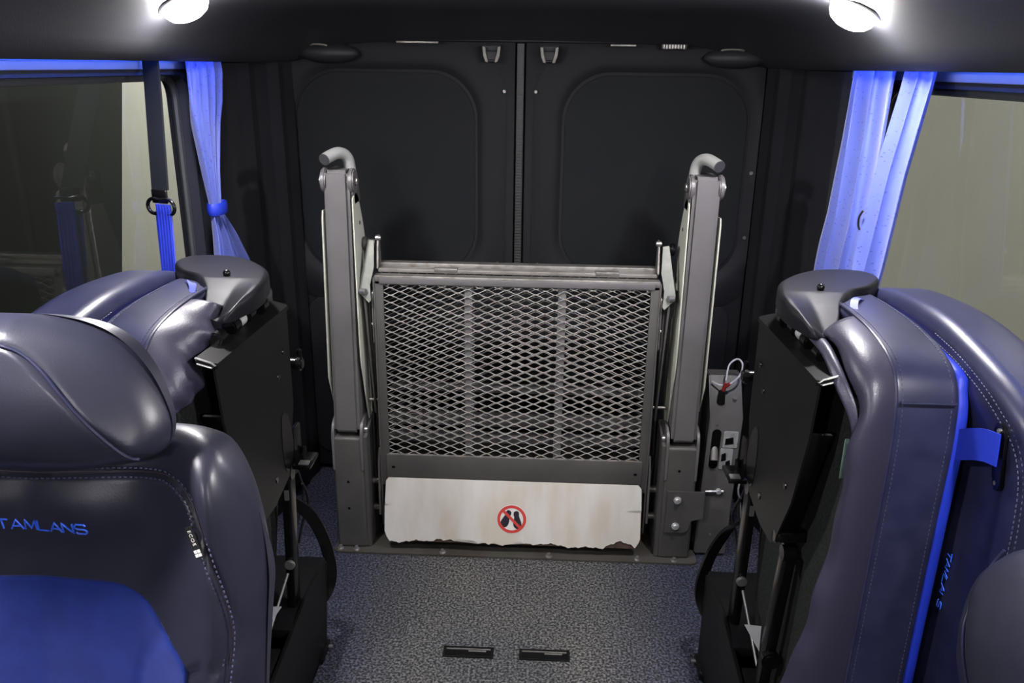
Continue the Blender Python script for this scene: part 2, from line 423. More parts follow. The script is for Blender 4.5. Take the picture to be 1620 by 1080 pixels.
def glass():
    m = bpy.data.materials.new('tinted_window_glass'); m.use_nodes = True; nt = m.node_tree; N = nt.nodes; L = nt.links
    N.remove(N['Principled BSDF']); out = N['Material Output']
    tr = N.new('ShaderNodeBsdfTransparent'); tr.inputs['Color'].default_value = (.80, .82, .80, 1)
    gl = N.new('ShaderNodeBsdfGlossy'); gl.inputs['Roughness'].default_value = 0.02
    fz = N.new('ShaderNodeFresnel'); fz.inputs['IOR'].default_value = 1.52
    ge = N.new('ShaderNodeNewGeometry'); sb = N.new('ShaderNodeMath'); sb.operation = 'SUBTRACT'; sb.inputs[0].default_value = 1; L.new(ge.outputs['Backfacing'], sb.inputs[1])
    ml = N.new('ShaderNodeMath'); ml.operation = 'MULTIPLY'; L.new(fz.outputs[0], ml.inputs[0]); L.new(sb.outputs[0], ml.inputs[1])   # only the entry face of the pane reflects
    mx = N.new('ShaderNodeMixShader'); L.new(ml.outputs[0], mx.inputs[0]); L.new(tr.outputs[0], mx.inputs[1]); L.new(gl.outputs[0], mx.inputs[2]); L.new(mx.outputs[0], out.inputs['Surface'])
    return m
M_glass = glass()

# ------------------------------------------------------------------ setting: coach shell
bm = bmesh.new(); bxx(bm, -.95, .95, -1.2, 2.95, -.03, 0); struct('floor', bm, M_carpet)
# ceiling: flat centre rolling down to a lip over each window
prof = [(-.80, 1.5), (-.785, 1.502), (-.76, 1.530), (-.72, 1.572), (-.66, 1.612), (-.58, 1.635), (-.45, 1.645), (0, 1.65)]
prof = [Vector(p) for p in prof]; prof = catmull(prof, 26, closed=False); prof += [V(-p.x, p.y) for p in reversed(prof[:-1])]
prof[0] = V(-.80, 1.5); prof[-1] = V(.80, 1.5)
bm = bmesh.new()
ys = [-1.2, -.6, 0, .6, 1.2, 1.8, 2.3, 2.5, 2.6, 2.68, 2.73, 2.77]
rows = []
for y in ys:
    t = max(0, (y-2.45)/(2.77-2.45)); drop = t*t*.075
    rows.append([bm.verts.new((p.x, y, p.y-drop*min(1, max(0, (p.y-1.5)/.1)))) for p in prof])
for j in range(len(ys)-1):
    for i in range(len(prof)-1): bm.faces.new((rows[j][i], rows[j][i+1], rows[j+1][i+1], rows[j+1][i]))
ext = []
for r_ in (0, len(rows)-1): pass
# upper closing skin gives the lining a thickness
up0 = [bm.verts.new((-.80, y, 1.74)) for y in ys]; up1 = [bm.verts.new((.80, y, 1.74)) for y in ys]
for j in range(len(ys)-1):
    bm.faces.new((up0[j], up1[j], up1[j+1], up0[j+1]))
    bm.faces.new((rows[j][0], rows[j+1][0], up0[j+1], up0[j])); bm.faces.new((rows[j][-1], up1[j], up1[j+1], rows[j+1][-1]))
struct('ceiling', bm, M_ceil)
bm = bmesh.new(); bxx(bm, -1.0, 1.0, -1.2, 2.98, 1.745, 1.78); o = struct('trim_1', bm, M_trim)   # roof skin

WX = .865
def side_wall(s, name, wname, pane_y1):
    bm = bmesh.new()
    y0, y1, z0, z1 = -1.2, 2.98, 0, 1.745
    wy0, wy1, wz0, wz1 = .35, pane_y1, .84, 1.468
    hole = rrect(wy0, wy1, wz0, wz1, .06, 8)
    n = len(hole)
    outer = []
    for p in hole:     # project hole points to the outer rectangle
        outer.append(p)
    # ring of quads: hole -> slightly larger frame rectangle -> wall panels
    F = [(wy0-.1, wy1+.1), (wz0-.1, wz1+.1)]
    for x0, x1 in ((WX, WX+.06),):
        X0, X1 = s*x0, s*x1
        for X in (X0, X1):
            hv = [bm.verts.new((X, p.x, p.y)) for p in hole]
            rect = [(wy0-.1, wz0-.1), (wy1+.1, wz0-.1), (wy1+.1, wz1+.1), (wy0-.1, wz1+.1)]
            cv = [bm.verts.new((X, a, b)) for a, b in rect]
            q = n//4
            for c in range(4):
                for k in range(q-1): bm.faces.new((hv[c*q+k], hv[c*q+k+1], cv[c]))
                bm.faces.new((hv[c*q+q-1], hv[((c+1)*q) % n], cv[(c+1) % 4], cv[c]))
            A = [bm.verts.new((X, y, z)) for y, z in ((y0, z0), (y1, z0), (y1, z1), (y0, z1))]
            for c in range(4): bm.faces.new((cv[c], cv[(c+1) % 4], A[(c+1) % 4], A[c]))
            if X == X0: h0 = hv
            else:
                for k in range(n): bm.faces.new((h0[k], h0[(k+1) % n], hv[(k+1) % n], hv[k]))
    wl = struct(name, bm, M_wall, None, False)
    # window: rubber frame + pane
    bm = bmesh.new(); fr = YZ(s*(WX+.035))
    pr = [fr(p.x, p.y, 0) for p in rrect(wy0+.006, wy1-.006, wz0+.006, wz1-.006, .055, 8)]
    tube(bm, pr+[pr[0]], .010, 8, cap=False)
    wf = struct(wname, bm, M_rub)
    bm = bmesh.new(); prism(bm, rrect(wy0+.004, wy1-.004, wz0+.004, wz1-.004, .056, 8), YZ(s*(WX+.034), s), 0, .005)
    struct('window_pane', bm, M_glass, wf, False)
    return wl
side_wall(-1, 'wall_left', 'window_1', 2.165)
side_wall(1, 'wall_right', 'window_2', 2.10)
# pale ledge above each window that the blue strips light
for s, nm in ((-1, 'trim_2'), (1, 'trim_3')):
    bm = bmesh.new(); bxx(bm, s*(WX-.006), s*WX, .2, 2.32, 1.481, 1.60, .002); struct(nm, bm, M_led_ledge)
# rear corner pillars with soft vertical folds
for s, nm in ((-1, 'trim_4'), (1, 'trim_5')):
    def pil(u, v, s=s):
        pts = [(WX, 2.24), (.850, 2.28), (.846, 2.36), (.835, 2.44), (.822, 2.50), (.828, 2.56), (.812, 2.63), (.790, 2.68), (.792, 2.73), (.778, 2.785)]
        t = u*(len(pts)-1); i = min(int(t), len(pts)-2); f = t-i; f = f*f*(3-2*f)
        x = pts[i][0]*(1-f)+pts[i+1][0]*f; y = pts[i][1]*(1-f)+pts[i+1][1]*f
        return Vector((s*x, y, v*1.62))
    o = grid_surface(nm, pil, 60, 10, M_trim, None, .004); o['kind'] = 'structure'
# screws on the pillars
def screw(bm, c, n, r=.006):
    n = Vector(n).normalized(); c = Vector(c)
    cyl(bm, c-n*.002, c+n*.0022, r, 14, r*.75)
    return bm

# rear doors
DY = 2.80
def rear_door(s, name):
    bm = bmesh.new()
    bxx(bm, s*.016, s*.80, DY, DY+.05, .02, 1.585, .008)
    d = struct(name, bm, M_door)
    a, b = sorted((s*.150, s*.755))
    out = rrect(a, b, .80, 1.475, .15, 10)
    # raised frame around the inset: soft roll
    bm = bmesh.new(); pr = [Vector((p.x, DY-.001, p.y)) for p in out]
    ring = []
    n = len(pr); c = Vector(((a+b)/2, DY, 1.13))
    prof_ = [(0.00, .004), (.010, .0), (.022, -.010), (.040, -.016), (.065, -.017), (.10, -.012), (.13, -.004)]
    for off, yy in prof_:
        row = []
        for p in pr:
            dirv = (p-c); dirv.y = 0; dirv.normalize()
            q = p+dirv*off; q.x = s*min(max(s*q.x, .045), .795); q.z = min(q.z, 1.58)
            row.append(bm.verts.new((q.x, DY+yy, q.z)))
        ring.append(row)
    for i in range(len(ring)-1):
        for k in range(n): bm.faces.new((ring[i][k], ring[i][(k+1) % n], ring[i+1][(k+1) % n], ring[i+1][k]))
    obj('panel_surround', bm, M_door, d)
    ins = pillow('inset_panel', [(p.x, p.y) for p in out], lambda A, B, H: Vector((A, DY-H, B)), .003, -.010, M_doorin, d, n=96, edge=.004, rings=4, curve=False)
    # lower flat field
    a2, b2 = sorted((s*.10, s*.76))
    pillow('lower_panel', rrect(a2, b2, .08, .70, .05), lambda A, B, H: Vector((A, DY-H, B)), .006, -.01, M_door, d, n=80, edge=.006, rings=4, curve=False)
    for (x, z) in ((.052, 1.42), (.070, .84), (.78, 1.17), (.78, .95), (.062, .5)):
        bm = bmesh.new(); screw(bm, (s*x, DY-.018, z), (0, -1, 0), .0065); obj('screw', bm, M_bolt, d)
    # latch striker at the top
    bm = bmesh.new(); x = s*.093
    bxx(bm, x-.030, x+.030, DY-.030, DY, 1.545, 1.562, .002)
    bxx(bm, x-.018, x+.018, DY-.045, DY-.02, 1.510, 1.545, .003)
    cyl(bm, (x-.022, DY-.045, 1.515), (x+.022, DY-.045, 1.515), .004, 10)
    la = obj('latch', bm, M_trim, d)
    for k in (-1, 1): bm = bmesh.new(); prism(bm, [V(k*.020, 1.556), V(k*.029, 1.558), V(k*.026, 1.530), V(k*.019, 1.512), V(k*.011, 1.510), V(k*.012, 1.520), V(k*.018, 1.535)], lambda a, b, h, x=x: Vector((x+a, DY-.050+h, b)), 0, .02, .001); obj('latch_cheek', bm, M_zinc, la)
    return d
d1 = rear_door(-1, 'door_1'); d2 = rear_door(1, 'door_2')
for d in (d1, d2):
    for ob in [d]+list(d.children)+[g for c in d.children for g in c.children]:
        for v in ob.data.vertices: v.co.x -= .022
bm = bmesh.new()
n = 150
for i in range(n):
    z = .05+1.5*i/n; bxx(bm, -.031, -.013, DY-.012, DY+.001, z, z+.0065)
bxx(bm, -.034, -.010, DY-.006, DY+.03, .03, 1.57, .002)
struct('trim_6', bm, M_rub, None, False)       # ribbed rubber seal between the doors
bm = bmesh.new(); bxx(bm, -.86, .86, DY+.05, DY+.07, -.02, 1.74)
struct('wall_rear', bm, M_trim)
bm = bmesh.new(); bxx(bm, -.84, .84, 2.762, 2.80, 1.572, 1.70, .008); struct('trim_7', bm, M_ceil)

# bright slivers of metal on the header above the doors
for (x0, x1, z, lab) in ((-.42, -.285, 1.565, 'left'), (.265, .345, 1.563, 'mid')):
    bm = bmesh.new(); bxx(bm, x0, x1, 2.742, 2.762, z, z+.006, .001)
    tag(obj('header_strip', bm, M_alu), 'thin metal strip under the header above the '+('left rear door' if lab == 'left' else 'right rear door'), 'trim strip', 'header strips')
bm = bmesh.new(); bxx(bm, .425, .505, 2.735, 2.762, 1.556, 1.572, .002)
t = obj('header_bracket', bm, M_lensoff); tag(t, 'small ribbed rectangular metal bracket under the header of the right rear door', 'bracket')
bm = bmesh.new()
for i in range(8): bxx(bm, .43+.009*i, .434+.009*i, 2.732, 2.737, 1.558, 1.570)
obj('rib', bm, M_alu, t)

# unlit round domes on the rear header
def dome(x, label):
    t = thing('dome_light', label, 'light', (x, 2.735, 1.535), 'unlit domes above the rear doors')
    bm = bmesh.new(); bmesh.ops.create_uvsphere(bm, u_segments=40, v_segments=20, radius=1, matrix=Matrix.Translation((x, 2.745, 1.532)) @ Matrix.Diagonal((.098, .050, .030, 1)))
    obj('housing', bm, M_ceil, t)
    bm = bmesh.new(); tube(bm, [(x+(-.030 if x < 0 else -.018)+.034*math.cos(R(d)), 2.703-.004*math.sin(R(d)), 1.5535+.003*math.sin(R(d))) for d in range(180, -1, -15)], (.0035, .005), 10)
    obj('rim', bm, M_alu, t)
dome(-.64, 'unlit oval dome on the ceiling above the left rear door')
dome(.66, 'unlit oval dome on the ceiling above the right rear door')

# ------------------------------------------------------------------ lamps
def ceiling_lamp(s, y, label):
    x = s*.655; z = 1.6125; n = Vector((-s*.42, 0, -.91)).normalized(); c = Vector((x, y, z))
    t = thing('ceiling_lamp', label, 'lamp', c, 'lit round ceiling lamps')
    A = Vector((0, 1, 0)); B = A.cross(n).normalized()
    def lathe(prof_, mt_, nm):
        bm = bmesh.new(); rings = []
        for r_, h in prof_:
            rings.append([bm.verts.new(c+A*r_*math.cos(2*math.pi*k/36)+B*r_*math.sin(2*math.pi*k/36)+n*h) for k in range(36)])
        for i in range(len(rings)-1):
            for k in range(36): bm.faces.new((rings[i][k], rings[i][(k+1) % 36], rings[i+1][(k+1) % 36], rings[i+1][k]))
        bm.faces.new(rings[-1]); bm.faces.new(rings[0])
        return obj(nm, bm, mt_, t)
    lathe([(.054, -.02), (.056, .001), (.053, .004), (.048, .005), (.046, .002)], M_lampring, 'ring')
    lathe([(.046, -.01), (.046, .008), (.044, .018), (.036, .028), (.021, .035), (.006, .037)], M_lamp, 'diffuser')
    L = bpy.data.lights.new('lamp_light', 'AREA'); L.shape = 'DISK'; L.size = .07; L.energy = LAMP_W; L.color = (1.0, .965, .975); L.spread = R(172)
    lo = bpy.data.objects.new('lamp_light', L); C.objects.link(lo); lo.parent = t
    lo.location = n*.040; lo.rotation_euler = (-n).to_track_quat('Z', 'Y').to_euler()
    return t
ceiling_lamp(-1, 1.70, 'lit round ceiling lamp above the left window, nearest the rear doors')
ceiling_lamp(1, 1.70, 'lit round ceiling lamp above the right-hand curtains, nearest the rear doors')
for s, sd in ((-1, 'left'), (1, 'right')):
    ceiling_lamp(s, .62, 'lit round ceiling lamp on the %s side, over the passenger seats' % sd)
    ceiling_lamp(s, -.55, 'lit round ceiling lamp on the %s side, furthest from the rear doors' % sd)

# blue LED strips hidden behind the lip, over the windows
for s, sd in ((-1, 'left'), (1, 'right')):
    bm = bmesh.new(); bxx(bm, s*.804, s*.813, .25, 2.22 if s < 0 else 2.20, 1.545, 1.552)
    o = obj('led_strip', bm, M_led); tag(o, 'blue glowing LED strip running over the %s window' % sd, 'light strip', 'blue strips over the windows')
    bm = bmesh.new(); bxx(bm, s*.802, s*.858, .22, 2.30, 1.553, 1.562); struct('trim_%d' % (8 if s < 0 else 9), bm, M_trim)

# garage around the coach
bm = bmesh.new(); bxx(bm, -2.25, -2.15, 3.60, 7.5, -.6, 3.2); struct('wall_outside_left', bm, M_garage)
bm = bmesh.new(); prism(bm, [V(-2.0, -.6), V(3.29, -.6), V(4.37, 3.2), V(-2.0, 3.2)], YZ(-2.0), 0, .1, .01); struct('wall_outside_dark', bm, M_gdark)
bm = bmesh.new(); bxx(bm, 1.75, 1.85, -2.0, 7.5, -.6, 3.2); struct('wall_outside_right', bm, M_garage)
bm = bmesh.new(); bxx(bm, -2.6, 2.6, -2.5, 7.5, -.75, -.6); struct('floor_outside', bm, M_gfloor)
def garage_fill_lamp(x, y, z, e, label):  # unseen lamp, added to brighten the walls outside the windows
    t = thing('garage_fill_lamp', label, 'lamp', (x, y, z), 'added garage fill lamps')
    bm = bmesh.new(); bxx(bm, x-.05, x+.05, y-.6, y+.6, z, z+.05, .01); obj('housing', bm, M_garage, t)
    L = bpy.data.lights.new('garage_fill_light', 'AREA'); L.shape = 'RECTANGLE'; L.size = .1; L.size_y = 1.2; L.energy = e; L.color = (1, .97, .90)
    lo = bpy.data.objects.new('garage_fill_light', L); C.objects.link(lo); lo.parent = t; lo.location = (0, 0, -.01)
garage_fill_lamp(-1.45, 5.2, 2.9, GARAGE_W*1.6, 'unseen lamp added outside to light the wall beyond the left window')
garage_fill_lamp(1.35, 2.2, 2.9, GARAGE_W*.70, 'unseen lamp added outside to light the wall beyond the right window')

# ------------------------------------------------------------------ wheelchair lift
LY = 2.262
lift = thing('wheelchair_lift', 'folded grey wheelchair lift with mesh platform standing at the rear doors', 'wheelchair lift', (0, LY, 0))
CX = -.008
# base plate
bm = bmesh.new(); prism(bm, rrect(-.585, .585, 2.235, 2.76, .02), XY(0.001), 0, .006, .001)
bp = obj('base_plate', bm, M_base, lift)
for (x, y) in ((-.565, 2.252), (-.512, 2.250), (-.232, 2.248), (.112, 2.247), (.395, 2.247), (.512, 2.247)):
    bm = bmesh.new(); cyl(bm, (x, y, .006), (x, y, .011), .0110, 20, bev=.0015); cyl(bm, (x, y, .010), (x, y, .019), .0075, 6, .006)
    obj('bolt', bm, M_bolt, bp)
def post(s):
    # lower box with two rounded ears
    x0, x1 = (-.575, -.478) if s < 0 else (.462, .562)
    bm = bmesh.new()
    bxx(bm, x0, x1, LY, LY+.16, .006, .398, .010, 4)
    lp = obj('lower_post', bm, M_liftd, lift)
    for xe in (x0+.004, x1-.004):
        bm = bmesh.new(); prism(bm, rrect(LY-.002, LY+.13, .28, .452, (.01, .01, .055, .045)), YZ(xe), -.004, .004, .0015)
        obj('ear', bm, M_lift, lp)
    # gusset that leans inward towards the platform
    g = s*-1
    xi = x1 if s < 0 else x0
    bm = bmesh.new()
    prism(bm, [V(LY+.006, .01), V(LY+.30, .01), V(LY+.24, .36), V(LY+.12, .44), V(LY+.004, .40)], YZ(xi, g), -.002, .012, .002)
    obj('gusset', bm, M_liftd, lp)
    for (x, z) in ((x0+.045, .245), (x0+.043, .150)) if s < 0 else ((x0+.045, .32), ):
        bm = bmesh.new(); cyl(bm, (x, LY-.0008, z), (x, LY+.002, z), .0042, 12); obj('screw_hole', bm, M_blkg, lp)
    bm = bmesh.new(); cyl(bm, (x1+.001 if s < 0 else x0-.001, LY+.03, .415), (x1+.012 if s < 0 else x0-.012, LY+.03, .415), .010, 20, bev=.002); obj('pivot_bolt', bm, M_bolt, lp)
    # upper arm: leans slightly
    xa, xb = (-.553, -.481) if s < 0 else (.479, .554)
    xc, xd = (-.567, -.487) if s < 0 else (.474, .552)
    bm = bmesh.new(); y0, y1 = LY+.004, LY+.115
    vb = [bm.verts.new(v) for v in ((xc, y0, .412), (xd, y0, .412), (xd, y1, .412), (xc, y1, .412))]
    vt = [bm.verts.new(v) for v in ((xa, y0, 1.218), (xb, y0, 1.218), (xb, y1, 1.218), (xa, y1, 1.218))]
    bm.faces.new(vb); bm.faces.new(vt)
    for i in range(4): bm.faces.new((vb[i], vb[(i+1) % 4], vt[(i+1) % 4], vt[i]))
    bmesh.ops.bevel(bm, geom=bm.edges[:], offset=.010, segments=4, affect='EDGES')
    ua = obj('upper_arm', bm, M_lift, lift)
    # pivot discs at the top
    for xe, sg in ((xa, -1), (xb, 1)):
        bm = bmesh.new(); cyl(bm, (xe-sg*.004, y0+.035, 1.185), (xe+sg*.011, y0+.035, 1.185), .036, 32, bev=.004)
        obj('pivot_disc', bm, M_lift, ua)
        bm = bmesh.new(); cyl(bm, (xe+sg*.011, y0+.035, 1.185), (xe+sg*.018, y0+.035, 1.185), .014, 20, bev=.003)
        obj('pivot_cap', bm, M_bolt, ua)
    # inward sloping tail below the inner disc
    xi2 = xb if s < 0 else xa
    bm = bmesh.new(); prism(bm, [V(y0+.01, 1.18), V(y0+.07, 1.20), V(y0+.095, 1.12), V(y0+.02, 1.12)], YZ(xi2, g), .001, .010, .002)
    obj('tail_plate', bm, M_liftd, ua)
    # light grey bent handle
    hx = xb-.012 if s < 0 else xa+.012
    bm = bmesh.new()
    pth = [(hx, y0+.075, 1.14), (hx, y0+.075, 1.215), (hx-g*.006, y0+.062, 1.250), (hx-g*.022, y0+.035, 1.262), (hx-g*.040, y0+.000, 1.255), (hx-g*.048, y0-.018, 1.249)]
    tube(bm, pth, .0165, 22, 40)
    hd = obj('handle', bm, M_grip, lift)
    hd['label'] = 'light grey bent tube handle'
    a = Vector(pth[-2]); b = Vector(pth[-1]); d = (b-a).normalized()
    bm = bmesh.new(); cyl(bm, b-d*.002, b+d*.003, .0165, 24, bev=.001); obj('end_cap', bm, M_grey, hd)
    # beige cover plates inside and outside
    ci = xb+.006 if s < 0 else xa-.006
    bm = bmesh.new()
    out = [V(LY+.02, 1.145), V(LY+.055, 1.150), V(LY+.085, 1.11), V(LY+.125, 1.03), V(LY+.150, .93), V(LY+.165, .80), V(LY+.175, .66), V(LY+.175, .55), V(LY+.16, .47), V(LY+.12, .40), V(LY+.09, .42), V(LY+.035, .58), V(LY+.008, .70), V(LY+.004, 1.10), V(LY+.008, 1.138)]
    prism(bm, catmull(out, 60), YZ(ci, g), 0, .004, .001)
    cp = obj('inner_cover_plate', bm, M_cover, lift); cp['label'] = 'beige inner cover plate'
    for (yy, zz, rr) in ((LY+.072, 1.06, .006), (LY+.115, .90, .010)):
        bm = bmesh.new(); cyl(bm, (ci+g*.0035, yy, zz), (ci+g*.0048, yy, zz), rr, 16); obj('hole', bm, M_blkg, cp)
    co = (xc-.006 if s < 0 else xd+.006); co2 = (xa-.006 if s < 0 else xb+.006)
    bm = bmesh.new()
    outl = [V(LY+.002, .60), V(LY+.004, 1.08), V(LY+.012, 1.105), V(LY+.08, 1.10), V(LY+.15, .9), V(LY+.16, .6), V(LY+.12, .48), V(LY+.05, .50)]
    prism(bm, outl, lambda A, B, H, s=s, co=co, co2=co2: Vector(((co*(1-(B-.45)/.7)+co2*((B-.45)/.7))+s*H, A, B)), 0, .004, .001)
    q = obj('outer_cover_plate', bm, M_cover, lift); q['label'] = 'beige outer cover plate'
post(-1); post(1)

# expanded metal sheet
def diamond_mesh(name, x0, x1, z0, z1, y, parent, lwd=.0582, swd=.0235, tw=.0017, td=.0022, slope=0.0):
    bm = bmesh.new(); nx = round((x1-x0)/lwd); nz = round((z1-z0)/swd); lw = (x1-x0)/nx; sw = (z1-z0)/nz
    def pt(i2, j2):   # half-cell indices
        return Vector((x0+i2*lw/2, y+slope*(j2*sw/2), z0+j2*sw/2))
    for j in range(2*nz+1):
        if j == 2*nz: continue
        for i in range(2*nx):
            # strand from (i, j) to (i+1, j+1) or (i, j+1)-(i+1, j)
            if (i+j) % 2 == 0: a, b = pt(i, j), pt(i+1, j+1)
            else: a, b = pt(i, j+1), pt(i+1, j)
            t = (b-a); 
            # S-shaped strand: flat at the knuckles
            m1 = a+Vector((t.x*.22, 0, t.z*.14)); m2 = b-Vector((t.x*.22, 0, t.z*.14))
            pts = [a, m1, m2, b]; rings = []
            for p in pts:
                rings.append([bm.verts.new(p+Vector((0, dy, dz))) for dy, dz in ((-td/2-.001, -tw/2), (-td/2, tw/2), (td/2+.001, tw/2), (td/2, -tw/2))])
            for k in range(3):
                for c in range(4): bm.faces.new((rings[k][c], rings[k][(c+1) % 4], rings[k+1][(c+1) % 4], rings[k+1][c]))
    return obj(name, bm, M_zinc, parent, True, 30)

# front leaf of the platform
FY = 2.296
FX0, FX1 = -.432, .416
bm = bmesh.new()
bxx(bm, FX0+.004, FX1-.004, FY, FY+.032, .884, .912, .003)            # top rail
fr = obj('front_leaf_rail', bm, M_alu, lift)
bm = bmesh.new(); bxx(bm, FX0+.02, FX1-.02, FY-.006, FY-.001, .888, .9065, .001); obj('rail_face', bm, M_lift, fr)
for s in (-1, 1):
    xo = FX0 if s < 0 else FX1
    bm = bmesh.new()
    # side channel: web + front flange
    a, b = sorted((xo, xo-s*.006)); bxx(bm, a, b, FY-.004, FY+.045, .075, .905, .002)
    a, b = sorted((xo, xo-s*.030)); bxx(bm, a, b, FY, FY+.006, .22, .895, .001)
    obj('side_channel', bm, M_liftd, lift)
bm = bmesh.new(); bxx(bm, FX0+.02, FX1-.02, FY-.004, FY+.004, .245, .330, .002); lpn = obj('lower_panel', bm, M_liftd, lift)
for x in (FX0+.042, FX1-.040):
    bm = bmesh.new(); bxx(bm, x-.005, x+.005, FY-.0055, FY-.003, .284, .291); obj('slot', bm, M_blkg, lpn)
# knuckle row where the mesh meets the panel
diamond_mesh('front_mesh', FX0+.022, FX1-.022, .328, .886, FY+.006, lift)
bm = bmesh.new(); bxx(bm, FX0+.022, FX1-.022, FY-.001, FY+.004, .3285, .3315)
for i in range(15):
    xx = FX0+.028+(FX1-FX0-.05)*i/15; bxx(bm, xx, xx+.032, FY-.0035, FY+.002, .3290, .3335, .0006, 1)
obj('mesh_edge', bm, M_zinc, lift)
# vertical stiffeners
for x in (-.150, .128):
    bm = bmesh.new(); bxx(bm, x-.012, x+.012, FY+.010, FY+.028, .33, .888, .002); obj('stiffener', bm, M_lift, lift)
# rear leaf
BY = 2.375
bm = bmesh.new(); bxx(bm, FX0+.002, FX1-.002, BY-.012, BY+.022, .905, .936, .003); rr_ = obj('rear_leaf_rail', bm, M_alu, lift)
bm = bmesh.new(); bxx(bm, FX0+.01, FX1-.01, BY-.040, BY-.014, .912, .924, .002); obj('hinge_strip', bm, M_zinc, rr_)
for x in (-.22, .26):
    bm = bmesh.new(); bxx(bm, x-.035, x+.035, BY-.044, BY-.014, .918, .929, .003); obj('hinge_knuckle', bm, M_alu, rr_)
diamond_mesh('rear_mesh', FX0+.02, FX1-.02, .36, .905, BY+.006, lift)
for s in (-1, 1):
    xo = FX0 if s < 0 else FX1
    a, b = sorted((xo, xo-s*.008)); bm = bmesh.new(); bxx(bm, a, b, BY-.01, BY+.03, .10, .91, .002); obj('rear_side_channel', bm, M_liftd, lift)
for z, h, y in ((.385, .040, BY+.03), (.475, .024, BY+.10), (.33, .03, BY+.02)):
    bm = bmesh.new(); bxx(bm, FX0+.01, FX1-.01, y, y+.03, z, z+h, .003); obj('cross_bar', bm, M_lift, lift)
for x in (-.150, .128):
    bm = bmesh.new(); bxx(bm, x-.009, x+.009, BY+.012, BY+.028, .33, .90, .002); obj('stiffener', bm, M_liftd, lift)
bm = bmesh.new(); bxx(bm, FX0-.04, FX1+.04, 2.44, 2.47, .13, .16, .003); obj('cross_bar', bm, M_liftd, lift)
bm = bmesh.new(); bxx(bm, FX0+.01, FX1-.01, 2.42, 2.70, .20, .225, .003); obj('rear_floor_plate', bm, M_base, lift)

# white toe plate with chipped lower edge
bm = bmesh.new()
x0, x1 = -.418, .400; zt = .252; zb = .044
top = [V(x0+.012, zt), V(x1-.012, zt)]
def edge_z(x):
    z = zb+.004*math.sin(x*21)+.003*math.sin(x*57+1)+.0018*math.sin(x*173)+.001*math.sin(x*391)
    for c, w_, h in ((-.155, .035, .013), (-.25, .02, .006), (.02, .012, .005), (.335, .05, .016), (-.06, .02, .006)):
        z += h*max(0, 1-abs((x-c)/w_))**.6
    return z+.010*max(0, 1-(x-x0)/.02)**2
pts = [V(x0+.004, zt-.010), V(x0, zt-.085), V(x0+.022, zt-.087), V(x0+.022, zt-.091), V(x0-.001, zt-.093), V(x0-.002, zb+.03), V(x0+.004, zb+.012)]
N_ = 200
pts += [V(x0+.014+(x1-x0-.028)*i/N_, edge_z(x0+.014+(x1-x0-.028)*i/N_)) for i in range(N_+1)]
pts += [V(x1-.004, zb+.016), V(x1+.001, zb+.03), V(x1, zt-.090), V(x1-.045, zt-.087), V(x1-.045, zt-.084), V(x1+.001, zt-.080), V(x1-.002, zt-.012), V(x1-.012, zt), V(x0+.012, zt)]
def tpf(a, b, h): t = (b-.0)/.252; return Vector((a, 2.250+.038*t-h, b))
bm = bmesh.new()
bot = [bm.verts.new(tpf(p.x, p.y, 0)) for p in pts]; tp = [bm.verts.new(tpf(p.x, p.y, .003)) for p in pts]
bm.faces.new(bot); bm.faces.new(tp)
for i in range(len(pts)): bm.faces.new((bot[i], bot[(i+1) % len(pts)], tp[(i+1) % len(pts)], tp[i]))
bmesh.ops.triangulate(bm, faces=[f for f in bm.faces if len(f.verts) > 4])
toe = obj('toe_plate', bm, M_white, lift, False); toe['label'] = 'white toe plate with a chipped lower edge'
M_rust = mat('rusty_edge', (0.075, 0.05, 0.035), 0.8, noise=(40, (0.05, 0.025, 0.016), .4, .7), bump=(120, .5, .002))
bm = bmesh.new(); prism(bm, [V(x0+.010, .040), V(x1-.012, .040), V(x1-.012, .085), V(x0+.010, .085)], tpf, -.004, -.0005, .0005); obj('rusty_backing', bm, M_rust, toe)
# no-standing symbol: red ring and bar over two shoe soles
cxs, czs, rs = -.010, .128, .0465
def disc(bm, r_, h, cx=cxs, cz=czs, n=48): prism(bm, [V(cx+r_*math.cos(2*math.pi*i/n), cz+r_*math.sin(2*math.pi*i/n)) for i in range(n)], tpf, h-.0003, h)
bm = bmesh.new(); disc(bm, rs+.0015, .0034); sy = obj('symbol_ground', bm, M_prtw, toe)
bm = bmesh.new()
n = 64; r1, r2 = rs, rs-.0095
A_ = [bm.verts.new(tpf(cxs+r1*math.cos(2*math.pi*i/n), czs+r1*math.sin(2*math.pi*i/n), .0042)) for i in range(n)]
B_ = [bm.verts.new(tpf(cxs+r2*math.cos(2*math.pi*i/n), czs+r2*math.sin(2*math.pi*i/n), .0042)) for i in range(n)]
for i in range(n): bm.faces.new((A_[i], A_[(i+1) % n], B_[(i+1) % n], B_[i]))
a = R(-45); dx, dz = math.cos(a), math.sin(a); px_, pz_ = -dz, dx; L_ = rs-.004; wd = .0044
prism(bm, [V(cxs+dx*L_*i+px_*wd*j, czs+dz*L_*i+pz_*wd*j) for i, j in ((-1, -1), (1, -1), (1, 1), (-1, 1))], tpf, .0038, .0043)
obj('red_symbol', bm, M_red, toe)
bm = bmesh.new()
sole = [(-.008, .026), (-.002, .029), (.005, .026), (.007, .018), (.006, .010), (.009, .000), (.011, -.010), (.010, -.020), (.004, -.027), (-.005, -.027), (-.011, -.020), (-.012, -.010), (-.010, .002), (-.008, .012), (-.009, .020)]
